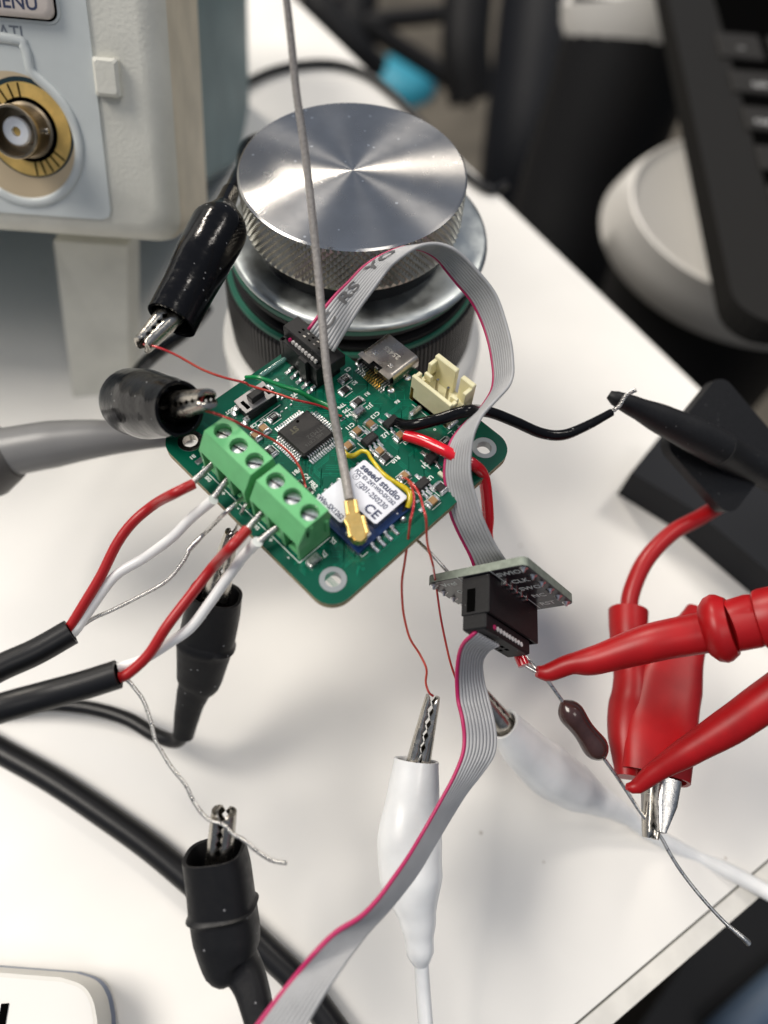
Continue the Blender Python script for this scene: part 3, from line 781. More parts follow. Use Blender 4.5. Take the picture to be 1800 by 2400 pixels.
# boxed header on the board (beneath the ribbon plug)
hx0, hx1, hy0, hy1 = -.34, .66, 2.36, 2.92
hj = Join()
hj.box(((hx0 + hx1) / 2, hy0 + .05, .26), (hx1 - hx0, .09, .50), .01); hj.box(((hx0 + hx1) / 2, hy1 - .05, .26), (hx1 - hx0, .09, .50), .01)
hj.box((hx0 + .05, (hy0 + hy1) / 2, .26), (.09, hy1 - hy0, .50), .01); hj.box((hx1 - .05, (hy0 + hy1) / 2, .26), (.09, hy1 - hy0, .50), .01)
hj.box(((hx0 + hx1) / 2, (hy0 + hy1) / 2, .06), (hx1 - hx0, hy1 - hy0, .1))
hj.box((.36, hy0 - .045, .3), (.2, .08, .56), .01)
hd = hj.build('box_header', M_black, board)
for i in range(5):
    Join().box((.03 + i * .15 - .02, hy0 - .06, .05), (.06, .1, .05), .012).box((.03 + i * .15 - .02, hy0 - .13, .015), (.075, .14, .03), .01).build('header_lead', M_tin, hd)
# clear plastic film strip at the board edge
a_, b_ = bl('K', 390, 560, .05), bl('K', 800, 280, .05)
tube('plastic_film', [BF.m @ (V(a_)), BF.m @ V((b_.x, b_.y, .06))], .05, mat('clear_film', (.25, .5, .45), .08, spec=.8, coat=.8, trans=.6), board, seg=8)

# radio module
mo = Join().box((2.99, 1.21, .045), (1.18, 1.28, .09)).build('radio_module', M_blue, board)
sh = [(2.45, .68), (3.03, .68), (3.06, .71), (3.06, 1.03), (3.09, 1.06), (3.43, 1.06), (3.46, 1.09), (3.46, 1.77), (3.43, 1.80), (2.48, 1.80), (2.45, 1.77)]
v, f = prism(sh, .09, .236); obj('shield_can', v, f, M_shieldside, mo, world=False)
def inset_poly(p, d, z0, z1):
    cx = sum(q[0] for q in p) / len(p); cy = sum(q[1] for q in p) / len(p)
    return prism(p, z0, z1)
v, f = prism(sh, .2365, .25); top = obj('shield_top', v, f, M_shield, mo, world=False)
zz = .2512
tx = 2.955
text('label_print', 'seeed studio', (tx, 1.68, zz), .175, M_ink, mo, ext=.0008, bold=.006, sx=.98)
text('label_print', 'FCC ID: Z4T-WIO-SX1262', (tx, 1.545, zz), .105, M_ink, mo, ext=.0008, sx=.76, bold=.0035)
text('label_print', '201-250230', (3.07, 1.40, zz), .135, M_ink, mo, ext=.0008, sx=.92, bold=.003)
text('label_print', 'CE', (3.25, 1.19, zz), .23, M_ink, mo, ext=.0008, bold=.007, spacing=1.05)
text('label_print', 'Wio-SX1262', (2.74, .76, zz), .125, M_ink, mo, ext=.0008, sx=.85, bold=.004)
v, f = lathe([(.052, zz - .001), (.052, zz), (.06, zz), (.06, zz - .001)], 24, (2.60, 1.46)); obj('approval_mark', v, f, M_ink, mo, world=False)
text('approval_mark', 'R', (2.60, 1.46, zz), .08, M_ink, mo, ext=.0008)
fr = Join()
for c, s in (((2.76, 1.44, zz), (.1, .009, .002)), ((2.76, 1.34, zz), (.1, .009, .002)), ((2.71, 1.39, zz), (.009, .1, .002)), ((2.81, 1.39, zz), (.009, .1, .002))): fr.box(c, s)
fr.build('approval_mark', M_ink, mo); text('approval_mark', 'K', (2.76, 1.39, zz), .07, M_ink, mo, ext=.0008)
for i in range(7):
    for s, yq in ((-1, .57), (1, 1.85)):
        if (s == 1): continue
    yq = .85 + i * .15
    Join().box((3.60, yq, .04), (.06, .07, .08), .01).box((3.68, yq, .012), (.16, .06, .028), .01).build('edge_pad', M_tin, mo) if i < 4 else None
    Join().box((2.36, yq, .03), (.08, .06, .05), .01).build('edge_pad', M_tin, mo)
for c, s in (((3.27, .60, .003), (.75, .011, .006)), ((3.64, .66, .003), (.011, .13, .006)), ((1.8, -.19, .003), (2.45, .013, .006)), ((3.03, .14, .003), (.013, .66, .006)), ((.575, -.1, .003), (.013, .18, .006)),
             ((2.3, 3.36, .003), (.45, .011, .006)), ((2.96, 3.4, .003), (.011, .1, .006)), ((.47, 1.3, .003), (.011, .66, .006))):
    box('silkscreen_line', c, s, M_silk, board)
# antenna socket block
box('antenna_socket', (3.34, .80, .12), (.30, .30, .06), mat('socket_ceramic', (.8, .78, .72), .4), mo, .01)

# silkscreen lettering
DN = -PI / 2
for t, k, x, y, r, s in (('C13', 'F', 745, 850, DN, .11), ('C11', 'F', 300, 1050, DN, .11), ('U2', 'F', 920, 1200, DN, .12), ('TP6', 'F', 150, 690, DN, .10), ('TP5', 'F', 235, 765, DN, .10),
        ('TP4', 'F', 295, 830, DN, .10), ('J13', 'F', 640, 700, DN, .11), ('R1', 'F', 600, 480, DN, .10), ('R2', 'F', 380, 280, DN, .10), ('C2', 'F', 265, 40, DN, .10), ('R4', 'K', 420, 1140, DN, .10),
        ('C8', 'K', 300, 1200, DN, .10), ('R5', 'K', 585, 620, DN, .10), ('TP2', 'K', 830, 795, DN, .09), ('TP1', 'K', 815, 850, DN, .09), ('BOOT', 'A', 640, 1030, DN, .09), ('FB1', 'E', 655, 1000, DN, .11),
        ('C4', 'E', 770, 1060, 0, .11), ('FB2', 'E', 850, 1150, 0, .11), ('B1', 'A', 280, 1465, DN, .10), ('SIG', 'C', 172, 442, 0, .085), ('-', 'C', 430, 690, 0, .11), ('SIG', 'C', 578, 848, 0, .085), ('+', 'C', 300, 566, 0, .12),
        ('+', 'C', 700, 960, 0, .12), ('-', 'C', 855, 1105, 0, .12), ('J2', 'C', 1230, 970, DN, .11), ('J7', 'C', 1155, 1080, DN, .11), ('Q1', 'H', 580, 520, DN, .11), ('U3', 'H', 690, 840, DN, .11),
        ('R10', 'G', 1190, 170, DN, .11), ('+', 'I', 860, 1000, 0, .14), ('o', 'I', 550, 1030, 0, .09), ('F1', 'I', 800, 1090, DN, .10), ('R6', 'F', 1135, 615, DN, .09), ('C1', 'F', 1290, 1330, DN, .1)):
    q = bl(k, x, y, .002); text('silkscreen_text', t, (q.x, q.y, .002), s, M_silk, board, rot=r, ext=.001, bold=.0035)
# bodge wires soldered to the board (part of it)
def bz(k, x, y, z): return az(*px(k, x, y), ZB + z)
tube('green_jumper_wire', [bz('K', 200, 575, .35), bz('K', 380, 585, .5), bz('K', 640, 680, .45), bz('K', 880, 760, .35), bz('K', 1080, 870, .15), bz('K', 1240, 940, .05), bz('K', 1330, 1010, .03)], [.035, .04, .04, .045, .05, .055, .03], M_gwire, board, seg=10)
tube('yellow_jumper_wire', [bz('E', 1205, 760, .08), bz('E', 1230, 810, .1), bz('E', 1310, 820, .12), bz('E', 1400, 770, .12), bz('E', 1470, 785, .15), bz('E', 1510, 850, .2), bz('G', 900, 250, .26), bz('G', 990, 360, .26), bz('G', 1090, 450, .25),
     bz('G', 1200, 520, .22), bz('G', 1330, 600, .2), bz('G', 1410, 690, .18), bz('G', 1400, 800, .15), bz('G', 1370, 890, .1)], [.03, .05, .045, .04, .035, .035, .035, .035, .04, .04, .05, .055, .055, .05], M_yellow, board, n=90, seg=8, upv=(0, 0, 1))
tube('wire_end', [bz('G', 1360, 860, .1), bz('G', 1310, 950, .06), bz('G', 1240, 1010, .04)], .04, M_black, board, seg=8)
v, f = sweep(cat_rom([bz('G', 795, 110, .14), bz('G', 850, 150, .14)], 5), [.04, .055, .06, .055, .03], 8); obj('wire_splice', v, f, M_black, board)
for k, x, y in (('G', 1270, 440), ('G', 1210, 1000), ('G', 1310, 1060)):
    p = bz(k, x, y, .05); v, f = sweep([p + V((0, 0, -.05)), p, p + V((.02, .02, .04))], [.06, .05, .02], 8); obj('solder_blob', v, f, M_tin, board, smooth=True)

# ================================================================== ANTENNA CABLE
ant = thing('antenna_cable', 'thin grey coaxial antenna cable with gold plug on the silver radio module', 'cable', bz('G', 640, 1200, .3))
c_top = [ad(*px('Y', 400, -60), 10.4), ad(*px('Y', 430, 200), 10.7), ad(*px('Y', 460, 500), 11.0), ad(*px('Y', 510, 850), 11.3), ad(*px('Y', 545, 1150), 11.5), ad(*px('Y', 585, 1550), 11.7), ad(*px('1', 705, 790), 11.75), ad(*px('1', 722, 900), 11.8), ad(*px('1', 738, 985), 11.8), bz('G', 505, 790, .42)]
tube('coax_sheath', c_top, [.057, .060, .062, .064, .066, .068, .070, .072, .075, .078], M_coax, ant, n=120, seg=14)
g0, g1, g2 = bz('G', 500, 740, .40), bz('G', 590, 1010, .40), bz('G', 650, 1330, .36)
gd = (g2 - g0).normalized(); gs = gd.cross(V((0, 0, 1))).normalized(); GF = Frame(g0, gd, -gs)
plug = []
def gl(k, x, y, z): q = GF.loc(*px(k, x, y), z); return q.x, q.y
outl = [('G', 430, 790), ('G', 455, 990), ('G', 425, 1070), ('G', 480, 1260), ('G', 500, 1325), ('G', 560, 1325), ('G', 600, 1385), ('G', 670, 1395), ('G', 720, 1360), ('G', 740, 1285), ('G', 785, 1270), ('G', 745, 1060), ('G', 640, 970), ('G', 600, 770)]
op = [gl(*o_, .07) for o_ in outl]
v, f = prism(op, .035, .07); v = [GF.m @ V(p) for p in v]; gp = obj('gold_plug', v, f, M_gold, ant)
gpm = [gl('G', 520, 1000, .08), gl('G', 620, 1130, .08)]
for (k1, x1, y1), (k2, x2, y2) in ((('G', 455, 790), ('G', 480, 985)), (('G', 590, 770), ('G', 622, 960)), (('G', 440, 1065), ('G', 490, 1170)), (('G', 490, 1185), ('G', 515, 1325)), (('G', 705, 1010), ('G', 735, 1130)), (('G', 740, 1145), ('G', 772, 1260))):
    a_, b_ = gl(k1, x1, y1, .08), gl(k2, x2, y2, .08)
    v, f = sweep([GF.m @ V((*a_, .05)), GF.m @ V((*b_, .05))], [.038, .038], 10); obj('crimp_wing', v, f, M_gold, ant, smooth=True, angle=50)
a_, b_ = gl('G', 560, 1025, .075), gl('G', 625, 1095, .075)
j = Join(); cx_, cy_ = (a_[0] + b_[0]) / 2, (a_[1] + b_[1]) / 2
for dx, dy, sx2, sy2 in ((-.055, 0, .012, .1), (.055, 0, .012, .1), (0, -.045, .12, .012), (0, .045, .12, .012)): j.box((cx_ + dx, cy_ + dy, .073), (sx2, sy2, .006))
o = obj('stamped_square', [GF.m @ V(p) for p in j.v], j.f, M_gold, ant)
c_ = gl('G', 640, 1290, .0); v, f = lathe([(.0, .04), (.13, .04), (.14, .02), (.14, -.12), (.1, -.13)], 32, c_); obj('plug_ring', [GF.m @ V(p) for p in v], f, M_gold, ant, smooth=True, angle=40)

# ================================================================== RIBBON CABLES
def ribbon(name, label, pink, other, depth, sgn, w=.635, nst=110, parent=None):
    root = thing(name, label, 'ribbon cable', ad(*pink[0], depth[0]), group=None)
    A, B = [], []
    for (p, q, t, s) in zip(pink, other, depth, sgn):
        lo, hi = 0, .9
        def W(d): return (ad(*p, t + s * d / 2) - ad(*q, t - s * d / 2)).length
        if W(0) < w:
            for _ in range(30):
                mid = (lo + hi) / 2
                if W(mid) < w: lo = mid
                else: hi = mid
        a, b = ad(*p, t + s * lo / 2), ad(*q, t - s * lo / 2)
        A.append(a); B.append(b)
    A = cat_rom(A, nst); B2 = []
    # same parameter for the second edge: resample it by station share
    B = cat_rom(B, nst)
    wires = 10
    for k in range(wires):
        u = (k + .5) / wires
        pts = [A[i].lerp(B[i], u) for i in range(nst)]
        rad = [(A[i] - B[i]).length / wires / 2 * 1.06 for i in range(nst)]
        v, f = sweep(pts, rad, 8)
        o = obj('conductor', v, f, M_pink if k == 0 else M_ribbon, root, smooth=True)
        if k == 0: tag(o, 'magenta edge conductor')
    return root, A, B
S1p = [(720, 770), (759, 719), (788, 686), (817, 658), (845, 629), (876, 607), (915, 589), (950, 580), (985, 585), (1020, 605), (1045, 636), (1070, 667), (1098, 700), (1117, 732), (1133, 769), (1146, 814), (1154, 864), (1155, 891), (1150, 917), (1135, 944), (1119, 965), (1095, 988), (1072, 1012), (1053, 1039), (1043, 1071), (1039, 1103), (1041, 1130), (1051, 1196), (1065, 1235), (1083, 1271), (1098, 1301), (1112, 1340)]
S1o = [(783, 826), (817, 769), (845, 723), (872, 685), (907, 637), (927, 615), (960, 590), (990, 575), (1027, 571), (1061, 581), (1091, 603), (1122, 636), (1149, 668), (1168, 700), (1185, 750), (1199, 806), (1204, 859), (1202, 883), (1193, 905), (1172, 928), (1151, 950), (1133, 970), (1120, 995), (1111, 1020), (1106, 1053), (1103, 1092), (1107, 1130), (1128, 1200), (1145, 1241), (1161, 1274), (1176, 1298), (1195, 1325)]
D1 = [12.25, 12.2, 12.15, 12.1, 12.05, 12.0, 12.0, 12.0, 12.05, 12.1, 12.2, 12.3, 12.4, 12.45, 12.45, 12.4, 12.35, 12.3, 12.2, 12.1, 12.0, 11.9, 11.85, 11.8, 11.8, 11.8, 11.8, 11.85, 11.95, 12.1, 12.2, 12.4]
G1 = [1] * 7 + [1, 1] + [1] * 9 + [1] * 5 + [1] * 9
rib1, RA, RB = ribbon('ribbon_cable', 'grey ribbon cable arching from the green board up and down to the small adapter board', S1p, S1o, D1, G1)
# plug on the board end
pm = Join().box((0, 0, 0), (1.24, .36, .26), .015)
pc = BF.m @ V((.26, 2.67, .60))
pfm = BF.m.copy(); pfm.translation = pc
o = obj('plug', [pfm @ V(p) for p in pm.v], pm.f, M_black, rib1)
pl2 = Join().box((.0, .0, -.19), (.9, .30, .14)); obj('plug_base', [pfm @ V(p) for p in pl2.v], pl2.f, M_black, rib1)
for k in range(9):
    v, f = sweep([pfm @ V((-.42 + k * .085, -.17, -.06)), pfm @ V((-.42 + k * .085, -.225, -.055))], [.037, .034], 8); obj('cut_wire_end', v, f, M_pink if k == 0 else M_ribtip, rib1)
for k in range(5):
    for s in (-1, 1):
        v, f = box_data((-.3 + k * .127, s * .045 - .02, .131), (.05, .03, .006)); obj('contact_hole', [pfm @ V(p) for p in v], f, M_hole if (k + s) % 2 else M_nickel, rib1)
# printing on the ribbon
me = text_mesh('C  RS  YO', .46, ext=0, spacing=1.0, bold=.008)
def on_ribbon(x, y):
    fi = min(max(x, 0), len(RA) - 1.001); i = int(fi); t = fi - i
    a = RA[i].lerp(RA[i + 1], t); b = RB[i].lerp(RB[i + 1], t); nrm = (b - a).cross(RA[i + 1] - RA[i]).normalized()
    if nrm.dot(CAM - a) < 0: nrm = -nrm
    return a.lerp(b, y) + nrm * .046
xs_ = [v_.co.x for v_ in me.vertices]; x0_, x1_ = min(xs_), max(xs_)
vv = [on_ribbon(2.2 + (v_.co.x - x0_) / (x1_ - x0_) * 21, .40 - v_.co.y * 1.1) for v_ in me.vertices]
obj('printed_lettering', vv, [tuple(p.vertices) for p in me.polygons], mat('ribbon_print', (.06, .06, .065), .6), rib1)

S2p = [px('M', 600, 960), px('M', 545, 1010), px('M', 495, 1060), px('M', 460, 1150), px('M', 442, 1290), px('M', 440, 1400), px('M', 448, 1530), px('N', 1178, 450), px('N', 1190, 560), px('N', 1180, 660), px('N', 1130, 790), px('N', 1050, 940), px('N', 960, 1100), px('N', 870, 1250), px('N', 780, 1380), px('N', 690, 1500), px('N', 590, 1600), px('N', 450, 1685), px('N', 330, 1800), px('N', 220, 1930), px('N', 100, 2080), px('N', -20, 2240), px('N', -110, 2380)]
S2o = [px('M', 800, 1080), px('M', 745, 1105), px('M', 705, 1135), px('M', 668, 1195), px('M', 660, 1270), px('M', 678, 1390), px('M', 710, 1500), px('N', 1370, 440), px('N', 1388, 560), px('N', 1375, 660), px('N', 1310, 760), px('N', 1215, 880), px('N', 1120, 1030), px('N', 1030, 1180), px('N', 940, 1330), px('N', 850, 1450), px('N', 750, 1570), px('N', 650, 1680), px('N', 560, 1800), px('N', 490, 1900), px('N', 410, 2020), px('N', 310, 2190), px('N', 220, 2340)]
D2 = [11.7, 11.75, 11.9, 12.1, 12.3, 12.4, 12.4, 12.2, 12.1, 12.0, 11.9, 11.8, 11.7, 11.5, 11.3, 11.1, 10.9, 10.7, 10.5, 10.4, 10.3, 10.2, 10.1]
rib2, _, _ = ribbon('ribbon_cable', 'grey ribbon cable with magenta edge hanging from the adapter board to the bottom edge', S2p, S2o, D2, [-1] * 23)

# ================================================================== ADAPTER BOARD
AF = Frame((.8369, 4.9666, 5.8391), (.77948, -.02034, .62609), (-.62635, -.01, .77947))   # y axis = -b
ada = thing('adapter_board', 'small grey-edged adapter board with black boxed header, hanging between two ribbon cables', 'adapter board', mat4=AF.m)
v, f = prism(rounded(0, -1.9, 1.9, 0, .12), -.16, -.012); obj('board_core', v, f, mat('grey_green_fr4', (.20, .23, .19), .55, var=.15, vscale=8, bump=.2, bscale=20), ada, world=False)
v, f = prism(rounded(.004, -1.896, 1.896, -.004, .12), -.0118, 0); obj('board_face', v, f, mat('black_solder_mask', (.012, .013, .018), .3, coat=.2), ada, world=False)
hb = Join()
hb.box((.955, -.95, .34), (.52, 1.78, .66), .01); hdr = hb.build('box_header', M_black, ada)
box('header_recess', (.955, -.95, .672), (.42, 1.66, .006), M_hole, hdr)
box('polarity_slot', (.88, -.055, .42), (.15, .02, .4), M_hole, hdr)
for i in range(5): Join().box((1.25, -.50 - i * .19, .03), (.1, .07, .06), .01).build('header_lead', M_tin, hdr)
for i in range(5): Join().box((.66, -.50 - i * .19, .03), (.1, .07, .06), .01).build('header_lead', M_tin, hdr)
for t, x, y in (('SWIO', 1.5, -.2), ('CLK', 1.52, -.56), ('SWO', 1.54, -.9), ('NC', 1.52, -1.27), ('RST', 1.5, -1.66), ('Vref', .36, -.18), ('G', .36, -.55), ('G', .36, -.9)):
    text('silkscreen_text', t, (x, y, .003), .2, M_silk, ada, ext=.001, bold=.003, sx=.85)
for c, s in (((.64, -.9, .002), (.012, 1.86, .004)), ((1.27, -.9, .002), (.012, 1.86, .004))): box('silkscreen_line', c, s, M_silk, ada)
for i in range(6):
    for x in (.08, 1.80):
        v, f = lathe([(0, .075), (.02, .07), (.035, .03), (.075, .002)], 14, (x, -.12 - i * .33)); obj('solder_joint', v, f, M_tin, ada, world=False, smooth=True)
o = box('small_chip', (1.9 - .12, -.5, -.19), (.1, .2, .06), M_cap, ada)
# plug of the hanging ribbon
pj = Join().box((.93, -.86, .80), (.44, 1.56, .26), .03); o = obj('plug', [AF.m @ V(p) for p in pj.v], pj.f, M_black, rib2)
for i in range(5):
    for s in (-1, 1):
        v, f = box_data((.87 + s * .06, -.52 - i * .17, .932), (.055, .085, .006)); obj('contact_hole', [AF.m @ V(p) for p in v], f, M_hole, rib2)
for i in range(10):
    v, f = sweep([AF.m @ V((1.14, -.36 - i * .105, .83)), AF.m @ V((1.165, -.36 - i * .105, .83))], [.046, .042], 8); obj('cut_wire_end', v, f, M_pink if i == 0 else M_ribtip, rib2)

# ================================================================== ALLIGATOR CLIPS
def jaw_data(tip, base, side, a0, a1, h0, h1, teeth=True, nseg=14):
    """half channel from base to tip, back bulging along 'side', toothed lips"""
    ax = (tip - base); Lg = ax.length; ax.normalize(); side = (side - ax * side.dot(ax)).normalized(); lat = ax.cross(side)
    v = []; f = []; m = 9
    for i in range(nseg + 1):
        t = i / nseg; c = base + ax * (Lg * t); a = a0 + (a1 - a0) * t; h = h0 + (h1 - h0) * t
        tooth = (.035 if i % 2 else -.02) if (teeth and t > .3) else 0
        for k in range(m):
            th = PI * k / (m - 1)
            x = math.cos(th) * a; y = (math.sin(th) ** .6) * h
            if k in (0, m - 1): y = -tooth
            v.append(c + lat * x + side * y)
    for i in range(nseg):
        for k in range(m - 1): f.append((i * m + k, i * m + k + 1, (i + 1) * m + k + 1, (i + 1) * m + k))
    b = nseg * m; v.append(base + ax * Lg * 1.0 + side * (h1 * .4)); f += [(b + k, b + k + 1, len(v) - 1) for k in range(m - 1)]
    return v, f
def jaw(tip, base, side, a0, a1, h0, h1, root, m=None):
    v, f = jaw_data(tip, base, side, a0, a1, h0, h1)
    o = obj('jaw', v, f, m or M_nickel, root, smooth=True, angle=35)
    md = o.modifiers.new('plate', 'SOLIDIFY'); md.thickness = .025; md.offset = -1
    return o
def clip(label, tip, mouth, boot, rad, bootmat, side, jl=None, ja=(.2, .1), jh=(.18, .07), sq=2, cable=None, group='alligator clips', gap=.02, cab_r=.11, cab_m=None, upv=None, n=40, wall=.06):
    root = thing('alligator_clip', label, 'alligator clip', mouth, group)
    side = V(side).normalized()
    P = boot; pts = cat_rom(P, n); rr = radmap(P, rad, n)
    v, f = sweep(pts, rr, 32, upv=upv or side, sq=sq, start='open', wall=wall, deep=.6)
    o = obj('boot', v, f, bootmat, root, smooth=True, angle=60)
    din = (pts[3] - pts[0]).normalized(); base = pts[0] + din * .35
    ax = (tip - base).normalized(); s2 = (side - ax * side.dot(ax)).normalized()
    jaw(tip + s2 * gap, base + s2 * .03, s2, ja[0], ja[1], jh[0], jh[1], root); jaw(tip - s2 * gap, base - s2 * .03, -s2, ja[0], ja[1], jh[0], jh[1], root)
    if cable: tube('lead_cable', cable, cab_r, cab_m or bootmat, root, n=50, seg=14)
    return root
# A: glossy black, beside the knob
A_m = wd('P', 640, 1110, 12.1)
clip('glossy black alligator clip leaning against the aluminium knob, jaws on a red enamelled wire', wd('P', 425, 1290, 11.75), A_m,
     [A_m, wd('P', 760, 880, 12.4), wd('P', 880, 640, 12.75), wd('P', 990, 430, 13.1), wd('P', 1020, 320, 13.3), wd('P', 1030, 270, 13.45), wd('P', 1075, 160, 13.9)],
     [(.33, .44), (.37, .45), (.50, .50), (.52, .52), (.30, .30), (.19, .19), (.17, .17)], M_blackgloss, CR @ V((.85, .5, .1)), ja=(.17, .13), jh=(.20, .12), upv=V((.6, -.3, .75)),
     cable=[wd('P', 1060, 190, 13.8), wd('P', 1150, 0, 15.2), wd('P', 1300, -250, 18), az(800, 300, .3)], cab_r=.13)
# B: glossy black, foreshortened, lower left
B_m = wd('P', 700, 1765, 11.5)
clip('glossy black alligator clip pointing at the board corner, its open mouth facing the viewer', wd('P', 905, 1690, 11.05), B_m,
     [B_m, wd('P', 600, 1750, 11.9), wd('P', 450, 1730, 12.6), wd('P', 350, 1710, 13.3), wd('P', 320, 1680, 14.0), wd('P', 330, 1600, 15.0)],
     [(.42, .46), (.48, .52), (.58, .62), (.60, .62), (.40, .42), (.22, .22)], M_blackgloss, CR @ V((.15, .97, .1)), ja=(.2, .15), jh=(.21, .12), upv=V((.2, -.6, .75)),
     cable=[wd('P', 330, 1620, 14.8), wd('P', 400, 1480, 16), wd('P', 520, 1360, 17), wd('P', 760, 1180, 18.5), wd('P', 900, 1020, 19.5)], cab_r=.16)
# C: rubber boot below the board
C_m = wd('Q', 1200, 925, 13.6)
clip('black rubber-booted clip hanging point-up below the board edge under the white wires', wd('Q', 1285, 590, 12.7), C_m,
     [C_m, wd('Q', 1175, 1060, 13.9), wd('Q', 1150, 1180, 14.1), wd('Q', 1145, 1195, 14.12), wd('Q', 1140, 1215, 14.15), wd('Q', 1110, 1390, 14.5), wd('Q', 1080, 1460, 14.6), wd('Q', 1050, 1560, 14.8), wd('Q', 1020, 1710, 15.1)],
     [(.50, .42), (.54, .45), (.55, .46), (.62, .53), (.55, .46), (.46, .40), (.34, .30), (.28, .26), (.22, .20)], M_blackrub, (-.9, .1, .2), ja=(.20, .09), jh=(.24, .08), sq=2.6,
     cable=[wd('Q', 1025, 1690, 15.1), wd('Q', 980, 1745, 15.4), wd('Q', 860, 1710, 15.7), wd('Q', 700, 1620, 16), wd('Q', 480, 1560, 16.2), wd('Q', 200, 1540, 16.3), wd('Q', -100, 1560, 16.3)], cab_r=.16, cab_m=M_blackcable)
# D: rubber boot, bottom left
D_m = wd('R', 1190, 700, 11.6)
clip('large square black rubber-booted clip at the bottom left biting the twisted drain wire', wd('R', 1245, 480, 11.35), D_m,
     [D_m, wd('R', 1215, 830, 11.65), wd('R', 1235, 1000, 11.7), wd('R', 1238, 1020, 11.7), wd('R', 1242, 1040, 11.7), wd('R', 1260, 1150, 11.7), wd('R', 1290, 1290, 11.7), wd('R', 1360, 1370, 11.65), wd('R', 1410, 1500, 11.5), wd('R', 1455, 1700, 11.3), wd('R', 1500, 1900, 11.1)],
     [(.50, .42), (.52, .44), (.53, .46), (.58, .51), (.53, .46), (.53, .46), (.47, .42), (.30, .28), (.26, .25), (.22, .22), (.20, .2)], M_blackrub, (.95, .1, .1), ja=(.19, .12), jh=(.17, .14), sq=3, gap=.04, n=60)
# E: white clip, lower middle
E_m = wd('N', 925, 690, 13.00)
clip('white vinyl alligator clip standing upright at the bottom, jaws closed on a thin red wire', wd('N', 1018, 330, 12.85), E_m,
     [E_m, wd('N', 905, 900, 12.90), wd('N', 885, 1150, 12.75), wd('N', 895, 1380, 12.60), wd('N', 930, 1600, 12.50), wd('N', 940, 1720, 12.45), wd('N', 945, 1800, 12.40), wd('N', 952, 1860, 12.40)],
     [(.41, .30), (.48, .36), (.585, .46), (.56, .46), (.33, .30), (.255, .255), (.245, .245), (.15, .15)], M_whiteboot, (.97, .1, .1), ja=(.16, .10), jh=(.19, .07), gap=.045, upv=(.97, .1, .1),
     cable=[wd('N', 952, 1840, 12.40), wd('N', 965, 2050, 12.30), wd('N', 985, 2300, 12.10), wd('N', 1000, 2500, 12.00)], cab_r=.13, cab_m=M_whiteboot)
# F: white clip behind, right
F_m = wd('O', 190, 465, 14.1)
clip('white vinyl alligator clip lying aslant behind the hanging ribbon cable', wd('O', 20, 250, 13.7), F_m,
     [F_m, wd('O', 300, 600, 14.4), wd('O', 440, 720, 14.7), wd('O', 580, 810, 15), wd('O', 700, 880, 15.2), wd('O', 800, 930, 15.4), wd('O', 890, 985, 15.6)],
     [(.36, .32), (.50, .44), (.60, .52), (.54, .48), (.36, .34), (.26, .25), (.2, .2)], M_whiteboot, (-.5, -.3, .7), ja=(.2, .1), jh=(.2, .1),
     cable=[wd('O', 860, 970, 15.5), wd('O', 1020, 1080, 15.8), wd('O', 1250, 1200, 15.9), wd('O', 1450, 1290, 15.6), wd('O', 1800, 1480, 15)], cab_r=.17, cab_m=M_whiteboot)
# G: red alligator clip
G_m = wd('X', 420, 1790, 13.1)
rg = clip('red alligator clip with wide body, silver jaws down on the resistor lead', wd('X', 390, 2110, 12.8), G_m,
     [wd('X', 415, 1730, 13.1), wd('X', 440, 1450, 13.5), wd('X', 500, 1150, 14), wd('X', 600, 900, 14.4), wd('X', 700, 700, 14.8)],
     [(.62, .36), (.68, .38), (.64, .36), (.42, .32), (.3, .25)], M_redplas, (1, .1, .1), ja=(.24, .12), jh=(.22, .10), sq=3, upv=(1, .1, .1))
v, f = sweep(cat_rom([wd('X', 240, 1730, 13.2), wd('X', 240, 1400, 13.7), wd('X', 270, 1200, 14), wd('X', 265, 1000, 14.3), wd('X', 250, 800, 14.6), wd('X', 250, 680, 14.8)], 30), [lerp_list([.2, .34, .40, .34, .37, .40], i / 29) for i in range(30)], 20)
obj('cable_sleeve', v, f, M_redplas, rg, smooth=True, angle=50)
tube('lead_cable', [wd('X', 250, 720, 14.8), wd('X', 270, 560, 14.9), wd('X', 360, 360, 15.1), wd('X', 520, 190, 15.4), wd('X', 700, 90, 15.7), wd('X', 830, 10, 16)], .18, M_red, rg, seg=14, n=50)
v, f = sweep([wd('X', 455, 2080, 12.6), wd('X', 480, 1900, 12.8), wd('X', 500, 1740, 12.95)], [(.07, .12), (.20, .16), (.22, .18)], 14, upv=(1, 0, 0), sq=4); obj('jaw', v, f, M_steel, rg, smooth=True, angle=40)

# red hook grabbers
def hook(name, label, pts, rad, m, ringat=None, ringr=.5, extra=None, group='test hooks'):
    root = thing(name, label, 'test hook', pts[0], group)
    n = 40; pp = cat_rom(pts, n); v, f = sweep(pp, radmap(pts, rad, n), 20); obj('hook_body', v, f, m, root, smooth=True, angle=60)
    return root, pp
h1, _ = hook('test_hook', 'bright red test hook with round collar, its tip just below the adapter board',
     [wd('O', 375, 175, 12.5), wd('O', 440, 180, 12.5), wd('O', 560, 135, 12.4), wd('O', 700, 112, 12.3), wd('X', 400, 880, 12.1), wd('X', 760, 810, 12.0)], [.10, .16, .18, .25, .33, .35], M_redplas)
def pipe(name, P, R, root, m=M_redplas, seg=36):
    v, f = sweep([V(p) for p in P], R, seg); obj(name, v, f, m, root, smooth=True, angle=38)
ca, cb2, cc, cd = wd('X', 745, 803, 12.05), wd('X', 905, 775, 11.85), wd('X', 1075, 735, 11.75), wd('X', 1400, 670, 11.6)
dn = (cb2 - ca).normalized()
